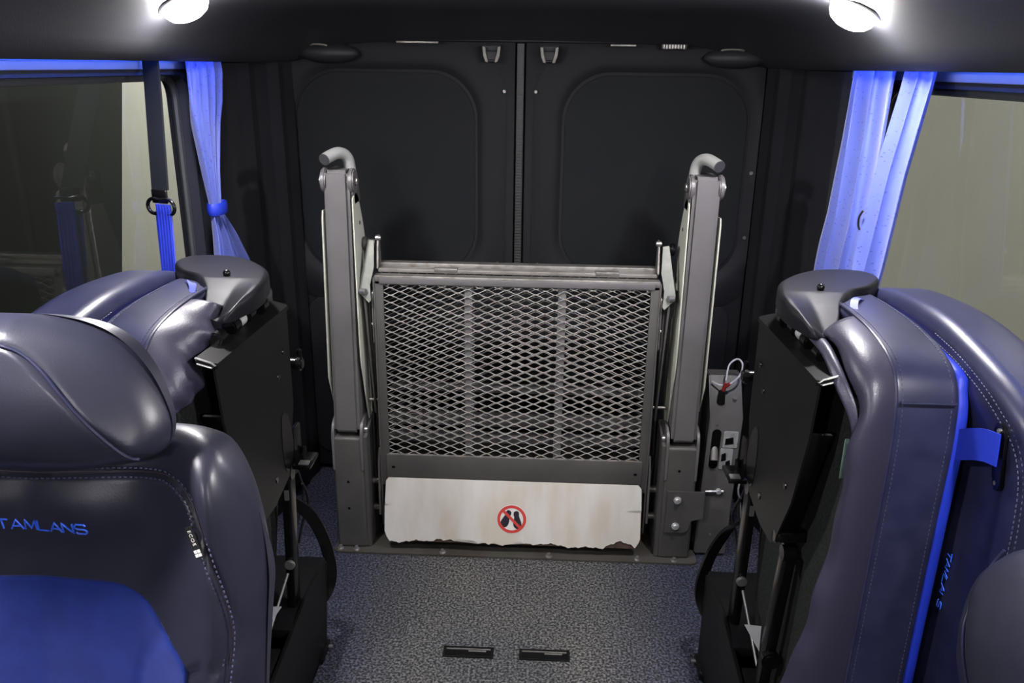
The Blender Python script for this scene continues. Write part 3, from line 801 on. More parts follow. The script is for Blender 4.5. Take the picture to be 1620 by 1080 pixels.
for sx, ang, ox, oz in ((1, -22, -.017, .000), (-1, 8, .016, -.003)):
    ca, sa = math.cos(R(ang)), math.sin(R(ang))
    pp = catmull([V(sx*x*1.12, z*1.06) for x, z in sole], 40)
    prism(bm, [V(cxs+ox+p.x*ca-p.y*sa, czs+oz+p.x*sa+p.y*ca) for p in pp], tpf, .0034, .0038)
obj('shoe_sole_print', bm, M_prtb, toe)

# links between arms and platform
for s in (-1, 1):
    X = (lambda v: -v) if s < 0 else (lambda v: v-.016)
    g = -s
    pv = V(X(.447), 2.345, .998)
    # roller stud sticking out of the cover plate
    bm = bmesh.new(); xs = X(.470); xe = X(.432)
    cyl(bm, (xs, 2.36, .995), (xe, 2.36, .995), .012, 18); cyl(bm, (xs, 2.36, .995), (xs+g*.012, 2.36, .995), .019, 20, bev=.003); cyl(bm, (xs+g*.014, 2.36, .995), (xs+g*.022, 2.36, .995), .016, 20, bev=.003)
    obj('roller_stud', bm, M_liftd if s < 0 else M_blk, lift)
    # latch finger rising from the rail
    bm = bmesh.new(); prism(bm, [V(2.33, .925), V(2.385, .925), V(2.372, 1.02), V(2.352, 1.02)], YZ(X(.426), g), 0, .005, .001)
    lk = obj('latch_finger', bm, M_alu, lift)
    bm = bmesh.new(); cyl(bm, (X(.430), 2.35, 1.013), (X(.414), 2.35, 1.013), .008, 16, bev=.002); obj('latch_pin', bm, M_bolt, lk)
    # crank plate leaning from the stud to the elbow
    bm = bmesh.new(); prism(bm, [V(X(.434), 1.005), V(X(.452), 1.008), V(X(.472), .872), V(X(.462), .855), V(X(.440), .835), V(X(.434), .842), V(X(.440), .885), V(X(.430), .93)][::1], lambda a, b, h: Vector((a, 2.285+(b-.865)*.45+h, b)), -.003, .003, .001)
    ck = obj('crank_plate', bm, M_link, lift)
    bm = bmesh.new(); cyl(bm, (X(.466), 2.278, .868), (X(.448), 2.270, .868), .0095, 18, bev=.002); obj('elbow_bolt', bm, M_bolt, ck)
    # long link running down from the elbow
    bm = bmesh.new(); beam(bm, (X(.457), 2.295, .872), (X(.446), 2.335, .46), .006, .022, (0, -1, 0), .001)
    beam(bm, (X(.448), 2.34, .88), (X(.462), 2.42, .30), .006, .020, (0, -1, 0), .001)
    obj('long_link', bm, M_liftd, lift)
    bm = bmesh.new(); prism(bm, rrect(2.290, 2.325, .70, .865, .010), YZ(X(.4365), g), 0, .004, .001); sp = obj('side_lug', bm, M_alu, lift)
    bm = bmesh.new(); cyl(bm, (X(.440), 2.302, .760), (X(.428), 2.302, .760), .006, 14, bev=.001); obj('lug_pin', bm, M_bolt, sp)
    # foot of the side channel and its cross stubs
    for z in (.118, .215, .50):
        bm = bmesh.new(); cyl(bm, (X(.478), 2.335, z), (X(.434), 2.335, z), .011 if z < .4 else .005, 14); obj('cross_stub', bm, M_alu, lift)
    bm = bmesh.new(); prism(bm, [V(2.288, .115), V(2.330, .105), V(2.342, .30), V(2.322, .34), V(2.300, .30)], YZ(X(.4395), g), -.002, .005, .001); obj('foot_plate', bm, M_liftd, lift)

# pump housing at the right post
pump = None
bm = bmesh.new()
px0, px1 = .592, .692; PYf = 2.292
body = [V(PYf, .012), V(PYf+.13, .012), V(PYf+.13, .600), V(PYf+.085, .598), V(PYf, .492)]
prism(bm, body, lambda A, B, H: Vector((px0+H-.010*(1-B/.5), A, B)), 0, px1-px0, .003)
ph = obj('pump_housing', bm, M_liftd, lift); ph['label'] = 'grey box housing for the hand pump'
def pf(a, b, h): return Vector((a-.010*(1-b/.5), PYf-h, b))
bm = bmesh.new(); prism(bm, rrect(.604, .632, .318, .452, .0135, 8), pf, -.001, .0012); obj('pump_slot', bm, M_blkg, ph)
bm = bmesh.new(); cyl(bm, (.616, PYf+.03, .425), (.614, PYf-.013, .352), .0115, 20); obj('pump_stub', bm, M_zinc, ph)
bm = bmesh.new(); prism(bm, rrect(.640, .684, .392, .446, .003), pf, .0005, .003, .0005); prism(bm, rrect(.636, .674, .318, .388, .003), pf, .0005, .003, .0005)
obj('chrome_plate', bm, M_chrome, ph)
for (a0, a1, b0, b1) in ((.646, .672, .402, .428), (.640, .655, .345, .375), (.655, .670, .325, .350)):
    bm = bmesh.new(); prism(bm, [V(a0, b0), V(a1, b0+.004), V(a1-.003, b1), V(a0, b1-.006)], pf, .0025, .0045); obj('cut_out', bm, M_blkg, ph)
bm = bmesh.new(); cyl(bm, (.600, PYf-.004, .238), (.655, PYf-.006, .242), .0035, 10); cyl(bm, (.640, PYf+.004, .24), (.640, PYf-.010, .24), .009, 14, bev=.002); obj('release_valve', bm, M_chrome, ph)
for (x, z) in ((.614, .468), (.628, .082)):
    bm = bmesh.new(); cyl(bm, (x, PYf-.003, z), (x, PYf+.002, z), .0035, 10); obj('rivet', bm, M_bolt, ph)
bm = bmesh.new(); cyl(bm, (.668, PYf+.035, .535), (.668, PYf+.030, .545), .006, 12); obj('top_screw', bm, M_bolt, ph)
bm = bmesh.new(); cyl(bm, (.626, PYf+.03, .525), (.626, PYf+.03, .568), .013, 16, .010, .002); obj('cable_gland', bm, M_blk, ph)
bm = bmesh.new(); cyl(bm, (.630, PYf+.03, .568), (.634, PYf+.028, .592), .006, 12); cyl(bm, (.634, PYf+.028, .58), (.646, PYf+.025, .594), .005, 12); obj('red_connector', bm, M_redp, ph)
bm = bmesh.new(); tube(bm, [(.60, PYf+.06, .585), (.622, PYf+.04, .582), (.650, PYf+.03, .592), (.676, PYf+.03, .622), (.682, PYf+.04, .652), (.668, PYf+.05, .665), (.645, PYf+.05, .645), (.636, PYf+.035, .60)], .0028, 8, 50); obj('cable_loop', bm, M_wire, ph)
# bracket joining post and pump box
bm = bmesh.new()
prism(bm, [V(.475, .104), V(.535, .104), V(.548, .112), V(.556, .150), V(.592, .158), V(.592, .252), V(.475, .252)], lambda A, B, H: Vector((A, LY-H, B)), .001, .006, .001)
bk = obj('joining_bracket', bm, M_liftd, lift)
for z in (.222, .130):
    bm = bmesh.new(); cyl(bm, (.508, LY-.006, z), (.508, LY-.011, z), .0125, 22, bev=.001); cyl(bm, (.508, LY-.010, z), (.508, LY-.018, z), .0085, 6, .0075); obj('bolt', bm, M_chrome, bk)

# ------------------------------------------------------------------ near seat, front left
SO = V(-.455, .60, .5); ta = R(12)
SA = V(1, 0, 0); SB = V(0, math.sin(ta), math.cos(ta)); SN = V(0, -math.cos(ta), math.sin(ta))
SF = frame_of(SO, SA, SB, SN)
seat = thing('coach_seat', 'grey leather coach seat with blue fabric centre, in the left foreground', 'seat', (-.455, .60, 0))
def bfront(a, b):
    s = abs(a)
    bol = .034*max(0, min(1, (s-.11)/.09))**1.5          # side bolsters stand proud
    topf = .020*math.exp(-((b-.60)/.05)**2)*(1-min(1, (s/.25)**2)*.3)
    rnd = -.05*max(0, (s-.19)/.05)**2
    hol = -.018*math.exp(-((b-.30)/.22)**2)*max(0, 1-s/.16)
    lob = .010*math.exp(-((s-.05)/.06)**2)*math.exp(-((b-.572)/.03)**2)
    sh = -.10*max(0, (b-.60)/.06)**2
    return .0+bol+rnd+hol+lob+sh*.12+topf*.3
right = [(.0, .655), (.08, .656), (.13, .656), (.170, .653), (.198, .640), (.220, .600), (.234, .547), (.240, .50), (.2385, .458), (.236, .40), (.232, .30), (.22, .15), (.20, .0), (.15, -.05)]
outl = [V(*p) for p in right]+[V(0, -.06)]+[V(-p[0], p[1]) for p in reversed(right[1:])]
seamR = [V(0, .609), V(.054, .6115), V(.133, .6145), (V(.157, .611)), V(.179, .593), V(.193, .553), V(.208, .499), V(.215, .458), V(.213, .419), V(.20, .30)]
seam = catmull([V(-p.x, p.y) for p in reversed(seamR[1:])]+seamR, 70, closed=False)
lows = catmull([V(.168, .405), V(.188, .414), V(.209, .420), V(.226, .431), V(.238, .447)], 10, closed=False)
lowsL = [V(-p.x, p.y) for p in lows]
back = pillow('backrest', outl, SF, bfront, lambda a, b: -.10+.02*abs(a)/.2, M_leather, seat, n=220, edge=.030, rings=100, grooves=((seam, .0060, .0034), (lows, .004, .003), (lowsL, .004, .003)), center=(0, .30), back_edge=.05)
# blue centre panel
ins = [(-.033, .494), (.0, .495), (.035, .494), (.085, .492), (.105, .484), (.122, .471), (.148, .434), (.168, .405), (.160, .36), (.15, .20), (.13, .05)]
io = [V(0, .495)]+[V(*p) for p in ins[2:]]+[V(0, .03)]+[V(-p[0], p[1]) for p in reversed(ins[2:])]
curv = catmull([V(.146, .452), V(.135, .44), V(.118, .415), V(.108, .385), V(.104, .33)], 14, closed=False)
pillow('centre_panel', io, SF, lambda a, b: bfront(a, b)+.0045, lambda a, b: bfront(a, b)-.01, M_blue, back, n=150, edge=.0045, rings=40, grooves=((curv, .003, .003), ([V(-p.x, p.y) for p in curv], .003, .003)), center=(0, .28)).__setitem__('label', 'blue fabric centre panel')
def surf(p, off=0.0): return SF(p.x, p.y, bfront(p.x, p.y)+off)
sm1 = [p for p in seam]
stitches('seam_stitching', [surf(p, -.0005) for p in sm1], lambda p: SN, M_thread, back, .0042, .0016, .0009, (-.0048, .0048))
bm = bmesh.new(); tube(bm, [surf(p, -.0052) for p in sm1], .0011, 6); obj('seam_line', bm, M_prtb, back)
stitched_name('TAMLANS', .0112, .0122, .0018, lambda a, b, h: SF(.0135+a, .5535+b-a*.03, bfront(.0135+a, .5535+b)+.0005), M_embro, back, .0010)
# small woven tag
def tgf(a, b, h):
    c_, s_ = math.cos(R(-64)), math.sin(R(-64)); A = .1855+a*c_-b*s_; B = .553+a*s_+b*c_
    return SF(A, B, bfront(A, B)+.0045+h)
bm = bmesh.new(); prism(bm, rrect(-.0165, .0165, -.005, .005, .0006), tgf, 0, .0012); tg = obj('woven_tag', bm, M_stick, back)
text_mesh('tag_lettering', 'ECOE', .0062, lambda a, b, h: tgf(a*.9-.005, b, .0013+h), M_prtw, tg, .0002, 1.25)
bm = bmesh.new()
for i, j in ((0, 0), (1, 0), (0, 1), (1, 1)): prism(bm, [V(.0075+i*.0040, -.0045+j*.0047), V(.0107+i*.0040, -.0045+j*.0047), V(.0107+i*.0040, -.0005+j*.0047), V(.0075+i*.0040, -.0005+j*.0047)], tgf, .0013, .0016)
obj('tag_flag', bm, M_prtw, tg)
# headrest: face pad and surrounding shell meet at a piped seam
HO = SO+SN*.030
HF = frame_of(HO, SA, SB, SN)
hr = [(.0, .776), (.045, .775), (.085, .767), (.115, .750), (.140, .722), (.156, .690), (.161, .668), (.157, .650), (.143, .638), (.11, .628), (.06, .623)]
ho = [V(*p) for p in hr]+[V(0, .622)]+[V(-p[0], p[1]) for p in reversed(hr[1:])]
hp = [(.0, .753), (.033, .746), (.057, .729), (.081, .702), (.106, .671), (.127, .648), (.139, .641), (.146, .644), (.158, .660)]
hpl = catmull([V(-p[0], p[1]) for p in reversed(hp[1:])]+[V(*p) for p in hp], 70, closed=False)
def hfront(a, b):
    t = (b-.700)/.08
    f = .045-.020*t*t-.6*a*a
    # upper shell slopes back from the seam
    za = .754-.9*max(0, abs(a)-.02)
    f -= .45*max(0, b-za)
    return f
hd = pillow('headrest', ho, HF, hfront, lambda a, b: -.045, M_leather, seat, n=180, edge=.026, rings=46, grooves=((hpl, .0028, .0028),), center=(0, .692), back_edge=.035)
bm = bmesh.new(); tube(bm, [HF(p.x, p.y, hfront(p.x, p.y)-.0008) for p in hpl[4:-4]], .0018, 8); obj('piping', bm, M_leather_side, hd)
for a in (-.06, .06):
    bm = bmesh.new(); cyl(bm, SF(a, .58, -.03), SF(a, .66, -.015), .006, 12); obj('headrest_rod', bm, M_blkg, seat)
# cushion and pedestal, mostly below the frame
pillow('seat_cushion', rrect(-.235, .235, .12, .62, .05), lambda A, B, H: Vector((-.455+A, B, .36+H)), .09, -.06, M_leather, seat, n=90, edge=.035, rings=10, curve=False)
bm = bmesh.new(); bxx(bm, -.66, -.27, .18, .56, .0, .31, .01); obj('pedestal', bm, M_blk, seat)

# ------------------------------------------------------------------ folded rear benches
def bench(s, label):
    t = thing('folded_seat_bench', label, 'folded seat', (s*.62, 1.5, 0), 'folded double seats')
    G = lambda x, y, z: Vector((s*x, y, z))
    lean = lambda z: -.135*max(0, 1.07-z)**1.1*1.0
    # cushion: slab standing on its side, leaning out towards the aisle at the foot
    cxo = .706
    def CF(a, b, h): return G(cxo-h, a, b)           # h grows towards the aisle
    th = lambda a, b: .103+.012*max(0, .9-b)
    co = [(1.150, .24), (1.147, .5), (1.146, .85), (1.148, .98), (1.165, 1.050), (1.21, 1.082), (1.30, 1.098), (1.42, 1.100), (1.55, 1.092), (1.62, 1.07), (1.64, 1.0), (1.64, .5), (1.62, .26), (1.4, .24), (1.2, .22)]
    cu_ = pillow('cushion', co, CF, th, 0, M_leather_side, t, n=190, edge=.012, rings=14, center=(1.40, .6))
    # seams around the boxing
    edge = catmull([V(*p) for p in co[0:10]], 90, closed=False)
    ctr = V(1.40, .6)
    def nout(p): return (p-ctr).normalized()
    for off, nm in ((.010, 'w'), (-.004, 'a')):
        pass
    pts3 = []; pts4 = []
    for i, p in enumerate(edge):
        q = p+(edge[min(i+1, 89)]-edge[max(i-1, 0)]).normalized().orthogonal()*0.0
        T = th(p.x, p.y)
        pts3.append(CF(p.x, p.y, T-.016)+(G(0, nout(p).x, nout(p).y))*.0003)
        pts4.append(CF(p.x, p.y, .014)+(G(0, nout(p).x, nout(p).y))*.0003)
    bm = bmesh.new(); tube(bm, [CF(p.x, p.y, th(p.x, p.y)-.006) for p in edge], .0034, 8); obj('aisle_piping', bm, M_leather_side, cu_)
    stitches('boxing_stitching', pts3, lambda p: (G(0, p.y-1.4, p.z-.6)).normalized(), M_thread, cu_, .004, .004, .0007)
    stitches('boxing_stitching', pts4, lambda p: (G(0, p.y-1.4, p.z-.6)).normalized(), M_thread, cu_, .004, .004, .0007)
    # cross seam where top boxing meets front boxing
    bm = bmesh.new(); tube(bm, [CF(1.148, 1.0475-.02, .01), CF(1.1475, 1.0275, .05), CF(1.1478, 1.0275, th(1.15, 1.03)-.01)], .0022, 8); obj('cross_piping', bm, M_leather_side, cu_)
    # blue fabric strip: the sitting surface facing the backrest
    bo = [(1.153, .26), (1.149, .5), (1.148, .85), (1.150, .98), (1.166, 1.040), (1.21, 1.072), (1.5, 1.08), (1.60, 1.0), (1.6, .3), (1.35, .25)]
    q = pillow('sitting_surface', bo, lambda a, b, h: CF(a, b, -h), .015, -.004, M_bluetrim, t, n=120, edge=.008, rings=4, center=(1.38, .6)); q['label'] = 'blue fabric sitting surface'
    # backrest folded against it, reaching further forward
    bx = .732
    def BF(a, b, h): return G(bx+h, a, b)
    br = [(.925, .25), (.925, .6), (.925, .88), (.945, .985), (.99, 1.045), (1.07, 1.080), (1.20, 1.105), (1.32, 1.118), (1.45, 1.114), (1.56, 1.100), (1.63, 1.07), (1.66, 1.0), (1.66, .5), (1.62, .2), (1.3, .17), (1.0, .18)]
    gs = catmull([V(1.30, 1.085), V(1.20, 1.074), V(1.09, 1.046), (V(1.02, 1.005)), V(.988, .92), V(.985, .70), V(.99, .4)], 60, closed=False)
    def bfr(a, b):   # height of the aisle-side face (negative h): returned as positive thickness towards the aisle
        e1 = max(0, 1-abs(a-.99)/.05)
        dz = max(0, min(1, (1.04-b)/.10)); dy = max(0, min(1, (a-.99)/.09))
        return .012-.022*dz*dy
    bb = pillow('backrest', br, lambda a, b, h: BF(a, b, -h), bfr, -.105, M_leather_side, t, n=190, edge=.028, rings=50, center=(1.30, .6), grooves=((gs, .0035, .003),), back_edge=.035)
    stitches('backrest_stitching', [BF(p.x, p.y, -bfr(p.x, p.y)+.0005) for p in gs], lambda p: G(-1, 0, 0), M_thread, bb, .005, .003, .0008, (-.006, .006))
    # headrest pointing towards the front
    hc = V(.865, .735)
    hh = [(.955, .80), (.945, .845), (.915, .885), (.87, .900), (.80, .888), (.745, .85), (.725, .78), (.73, .70), (.78, .62), (.85, .585), (.91, .60), (.945, .66)]
    hx = .70
    hg = catmull([V(.925, .893), V(.938, .84), V(.930, .79), V(.905, .73), V(.875, .67)], 20, closed=False)
    hh = [(p[0]+.028, p[1]+.028) for p in hh]; hg = [V(p.x+.028, p.y+.028) for p in hg]
    if s > 0:
        hb = pillow('headrest', hh, lambda a, b, h: G(hx-h, a, b), lambda a, b: .05-2.0*(b-.775)**2-1.2*(a-.88)**2, -.055, M_leather, t, n=110, edge=.028, rings=24, center=(.88, .775), grooves=((hg, .003, .003),))
        bm = bmesh.new(); tube(bm, [G(hx-(.05-2.0*(p.y-.775)**2-1.2*(p.x-.88)**2)-.0005+.010*max(0, p.x-.945)/.02, p.x, p.y) for p in hg[2:]], .0022, 8); obj('piping', bm, M_leather_side, hb)
    # name embroidered across the backrest
    def nf(a, b, h):
        A = 1.158-b; B = .712-a
        return BF(A, B, -bfr(A, B)-.0028-h)
    stitched_name('TAMLANS', .0125, .0135, .0020, (lambda a, b, h: nf(a, b, 0)) if s > 0 else (lambda a, b, h: nf(a, -b, 0)), M_embro, bb, .0010)
    # belt slot guide and blue belt
    bm = bmesh.new(); prism(bm, rrect(1.052, 1.084, .926, 1.034, .0145, 8), lambda a, b, h: BF(a+(1.0-b)*.10, b, -bfr(a, b)-h), -.004, .006, .0015); sl = obj('belt_slot', bm, M_blkg, bb)
    for z in (.937, 1.023):
        bm = bmesh.new(); P0 = BF(1.068+(1.0-z)*.10, z, -bfr(1.068, z)-.005); cyl(bm, P0, P0+G(-.003, 0, 0), .0035, 12); obj('screw', bm, M_bolt, sl)
    bm = bmesh.new(); strap(bm, [G(.712, 1.050, 1.000), G(.708, 1.08, .994), G(.708, 1.12, .976), G(.712, 1.17, .950), G(.718, 1.23, .93)], (0, .25, 1), .047, .0012, 20)
    o = obj('belt_webbing', bm, M_bluetrim, t); o['label'] = 'blue belt coming out of the slot'
    # black plastic recliner cover on the top rear corner
    cvo = [(.512, 1.345), (.502, 1.40), (.506, 1.46), (.530, 1.55), (.590, 1.625), (.655, 1.662), (.725, 1.655), (.740, 1.60), (.70, 1.53), (.655, 1.495), (.628, 1.455), (.606, 1.42), (.590, 1.375), (.560, 1.325), (.525, 1.305)]
    def ctop(a, b):
        d = .050
        d -= .034*max(0, min(1, (1.47-b)/.13))**1.0*max(0, min(1, (a-.515)/.04))   # dished nose
        d -= .012*max(0, min(1, (1.42-b)/.1))
        return d
    cv = pillow('recliner_cover', cvo, lambda a, b, h: G(a, b, 1.062+h), ctop, .010, M_plast, t, n=120, edge=.012, rings=20, center=(.60, 1.51), back_edge=.004)
    bm = bmesh.new(); k = G(.588, 1.485, 1.108); cyl(bm, k, k+V(0, 0, .008), .005, 12); bmesh.ops.create_uvsphere(bm, u_segments=16, v_segments=10, radius=.0072, matrix=Matrix.Translation(k+V(0, 0, .009))); obj('release_knob', bm, M_blkg, cv)
    # hinge block under the cover with gap hardware
    bm = bmesh.new(); bxx(bm, s*.548, s*.60, 1.34, 1.62, .98, 1.056, .006)
    hb_ = obj('hinge_block', bm, M_blkg, t)
    for (y, r_) in ((1.50, .020), (1.44, .015), (1.40, .012), (1.365, .015), (1.30, .013)):
        bm = bmesh.new(); cyl(bm, G(.540, y-.016, 1.050), G(.540, y+.016, 1.050), r_, 18, bev=.003)
        obj('hinge_barrel', bm, M_blkg if r_ != .012 else M_chrome, hb_)
    # felt-covered underside board
    def UF(a, b, h): return G(.578-h, a, b)
    pillow('base_board', [(1.175, .26), (1.168, .5), (1.170, .7), (1.180, .96), (1.25, 1.00), (1.58, 1.02), (1.62, 1.0), (1.61, .6), (1.55, .32), (1.45, .25), (1.25, .22)], UF, .010, -.01, M_felt, t, n=90, edge=.006, rings=6, center=(1.4, .6)).__setitem__('label', 'charcoal felt covered underside')
    # black steel mounting plate with rolled top flange, facing the aisle
    PX = .510
    def PF(a, b, h): return G(PX-h, a, b)
    bm = bmesh.new()
    prism(bm, [V(1.205, 1.035), V(1.585, 1.028), V(1.580, .81), V(1.520, .667), V(1.42, .650), V(1.345, .655), V(1.320, .672), V(1.26, .785), V(1.22, .925)], PF, -.004, 0, .001)
    pl = obj('mounting_plate', bm, M_blk, t)
    bm = bmesh.new()      # folded side web behind the front edge
    prism(bm, [V(1.235, .93), V(1.243, .93), V(1.345, .70), V(1.335, .69)], PF, -.045, -.004, .001)
    prism(bm, rrect(1.205, 1.585, -.004, .032, .005), lambda a, b, h: PF(a, 1.034+.25*b-.010*(a-1.19)/.4+h, -b), -.005, .004, .002)
    obj('rolled_flange', bm, M_blk, pl)
    bm = bmesh.new(); tube(bm, [PF(1.205, 1.047, -.030), PF(1.203, 1.040, -.004), PF(1.203, 1.035, .0025), PF(1.203, 1.031, -.003), PF(1.205, 1.037, -.028)], .0019, 8); obj('bright_edge', bm, M_bolt, pl)
    for (y, z) in ((1.50, .90), (1.44, .70), (1.30, .80), (1.54, .94)):
        bm = bmesh.new(); P0 = PF(y, z, -.001); cyl(bm, P0, P0+G(-.003, 0, 0), .008, 18, .006); obj('dimple', bm, M_blkg, pl)
    bm = bmesh.new(); prism(bm, catmull([V(1.50, .815), V(1.535, .80), V(1.556, .73), V(1.535, .685), V(1.50, .69), V(1.488, .75)], 30), PF, -.002, .0012); obj('opening', bm, M_blkg, pl)
    # round knobs standing off behind the rear edge of the plate
    for (y, z) in ((1.62, .885), (1.60, .665)):
        bm = bmesh.new(); P0 = G(.540, y, z); cyl(bm, P0, P0+G(-.034, .0, 0), .013, 18, bev=.003); cyl(bm, P0+G(-.030, .0, 0), P0+G(-.044, .0, 0), .018, 18, .015, .004)
        cyl(bm, P0+G(-.036, .002, .0), P0+G(-.036, .004, .032), .006, 12, bev=.002)
        obj('lock_knob', bm, M_blkg, t)
    bm = bmesh.new(); box(bm, G(.492, 1.575, .675), (.040, .07, .010), None, .003); box(bm, G(.515, 1.59, .71), (.010, .05, .08), None, .003); obj('catch_bracket', bm, M_blkg, t)
    bm = bmesh.new(); box(bm, G(.487, 1.55, .683), (.022, .018, .004), None, .001); obj('worn_catch', bm, M_bolt, t)
    # legs and crossbar
    bm = bmesh.new()
    beam(bm, G(.530, 1.565, .655), G(.535, 1.60, .27), .022, .040, (0, -1, 0), .006); cyl(bm, G(.518, 1.565, .652), G(.542, 1.565, .652), .020, 20, bev=.003)
    l1 = obj('leg', bm, M_blkg, t)
    bm = bmesh.new(); P0 = G(.532, 1.566, .415); cyl(bm, P0, P0+V(0, -.008, .0), .012, 20, bev=.002); obj('leg_bolt', bm, M_bolt, l1)
    bm = bmesh.new(); prism(bm, rrect(-.005, .005, .59, .615, .002), lambda a, b, h: G(.531+a, 1.549-h, b), 0, .002); obj('slot_mark', bm, M_bolt, l1)
    bm = bmesh.new()
    beam(bm, G(.545, 1.335, .640), G(.538, 1.375, .26), .024, .034, (0, -1, 0), .006); cyl(bm, G(.532, 1.335, .640), G(.558, 1.335, .640), .018, 20, bev=.003)
    cyl(bm, G(.541, 1.352, .390), G(.541, 1.330, .390), .019, 20, bev=.004)
    l2 = obj('leg', bm, M_blkg, t)
    bm = bmesh.new(); P0 = G(.562, 1.325, .630); cyl(bm, P0, P0+V(0, -.010, 0), .008, 16, bev=.002); beam(bm, G(.562, 1.32, .63), G(.582, 1.32, .555), .009, .006, (0, -1, 0), .001); obj('leg_bolt', bm, M_blkg, l2)
    bm = bmesh.new(); beam(bm, G(.517, 1.325, .682), G(.572, 1.325, .684), .022, .018, (0, -1, 0), .004); cyl(bm, G(.510, 1.325, .682), G(.517, 1.325, .682), .013, 16, bev=.002); cyl(bm, G(.572, 1.325, .684), G(.580, 1.325, .684), .012, 16, bev=.002)
    beam(bm, G(.537, 1.335, .69), G(.531, 1.38, .78), .010, .005, (0, -1, 0), .001); beam(bm, G(.557, 1.335, .69), G(.541, 1.39, .79), .008, .005, (0, -1, 0), .001)
    obj('crossbar', bm, M_blkg, t)
    bm = bmesh.new(); tube(bm, [G(.533, 1.55, .40), G(.536, 1.48, .36), G(.540, 1.41, .315)], .003, 8, 12); obj('stay_wire', bm, M_bolt, t)
    # floor pedestal
    bm = bmesh.new()
    prism(bm, [V(1.795, .006), V(1.78, .285), V(1.60, .295), V(1.30, .26), V(1.20, .20), V(1.18, .006)], YZ(s*.508, s), 0, .008, .002)
    bxx(bm, s*.508, s*.72, 1.20, 1.80, .002, .018, .002)
    bxx(bm, s*.508, s*.69, 1.785, 1.795, .01, .27, .002)
    prism(bm, [V(1.79, .01), V(1.79, .28), V(1.50, .29), V(1.25, .22), V(1.20, .01)], YZ(s*.66, s), 0, .008, .002)
    bxx(bm, s*.512, s*.66, 1.50, 1.79, .262, .286, .004)
    bxx(bm, s*.52, s*.64, 1.36, 1.46, .0, .27, .006)
    pd = obj('pedestal', bm, M_blk, t)
    bm = bmesh.new(); bxx(bm, s*.500, s*.540, 1.72, 1.80, .0, .020, .003); obj('floor_foot', bm, M_blkg, pd)
    bm = bmesh.new(); cyl(bm, G(.500, 1.780, .012), G(.490, 1.780, .012), .005, 12, bev=.001); obj('lock_pin', bm, M_bolt, pd)
    # loose black belt stalk drooping beside the pedestal
    bm = bmesh.new()
    strap(bm, [G(.612, 1.84, .415), G(.570, 1.85, .375), G(.530, 1.84, .310), G(.508, 1.83, .235), G(.506, 1.82, .185), G(.520, 1.80, .150), G(.535, 1.79, .145)], (.9, .3, .5), .030, .0045, 36)
    obj('belt_stalk', bm, M_blkg, t)
    bm = bmesh.new(); tube(bm, [G(.61, 1.93, .42), G(.60, 1.95, .36), G(.615, 1.96, .30), G(.63, 1.95, .22)], .004, 8, 24); tube(bm, [G(.63, 1.96, .44), G(.62, 1.97, .38), G(.625, 1.97, .33), G(.64, 1.95, .25)], .003, 8, 24); obj('cable', bm, M_bwire, t)
    # pale paper flag poking out
    bm = bmesh.new(); vs = [bm.verts.new(G(*p)) for p in ((.506, 1.42, .410), (.520, 1.44, .395), (.538, 1.41, .415), (.537, 1.40, .360))]
    bm.faces.new(vs[:3]); bm.faces.new((vs[0], vs[2], vs[3])); o = obj('paper_label', bm, M_paper, t, False); md = o.modifiers.new('thickness', 'SOLIDIFY'); md.thickness = .001
    o['label'] = 'pale scrap of label on the frame'
    bm = bmesh.new(); strap(bm, [G(.622, 1.40, 1.098), G(.632, 1.43, 1.106), G(.650, 1.46, 1.104), G(.672, 1.49, 1.09)], (.7, -.7, 0), .013, .001, 16); o = obj('belt_end', bm, M_webb, t); o['label'] = 'blue belt end beside the black cover'
    return t, G, CF, th, co
tR, GR, CFR, thR, coR = bench(1, 'double seat folded up against the right wall, with black steel underside to the aisle')
tL, GL, CFL, thL, coL = bench(-1, 'double seat folded up against the left wall behind the near grey seat')

def skirt(t, G, CF, th, edge_pts, free_pts, name, label, amp=.008, ph=0.0, nu=80, nv=26):
    """leather skirt: from the cushion's piping (edge_pts in y,z) to a free edge (x,y,z points)"""
    E = catmull([V(*p) for p in edge_pts], nu, closed=False); Fr = catmull([V(*p) for p in free_pts], nu, closed=False)
    def fn(u, v):
        i = min(int(round(u*(nu-1))), nu-1); e = E[i]; a = CF(e.x, e.y, th(e.x, e.y)-.006); b = G(*Fr[i])
        p = a.lerp(b, v)
        # billow away from the body before it hangs
        k = math.sin(v*math.pi)
        wv = amp*math.sin(u*19+ph+v*1.5)*v + amp*.5*math.sin(u*43+ph*2)*v*v
        return p+G(-.017*k, -.016*k, .010*k*(1-v))+G(-wv, -wv*.7, 0)
    o = grid_surface(name, fn, nu, nv, M_skirt, t, .002); o['label'] = label
    bm = bmesh.new(); tube(bm, [fn(i/(nu-1), .93) for i in range(nu)], .0011, 6); obj('hem', bm, M_leather_side, o)
    return o
skirt(tR, GR, CFR, thR, [(1.36, 1.099), (1.28, 1.096), (1.21, 1.082), (1.165, 1.050), (1.148, .98), (1.146, .85), (1.147, .5), (1.15, .26)],
      [(.560, 1.345, 1.074), (.548, 1.27, 1.072), (.548, 1.20, 1.048), (.560, 1.16, 1.005), (.556, 1.158, .95), (.548, 1.158, .854), (.540, 1.158, .74), (.530, 1.158, .62), (.495, 1.16, .49), (.470, 1.17, .33)], 'skirt', 'loose grey leather skirt', .006, .6)
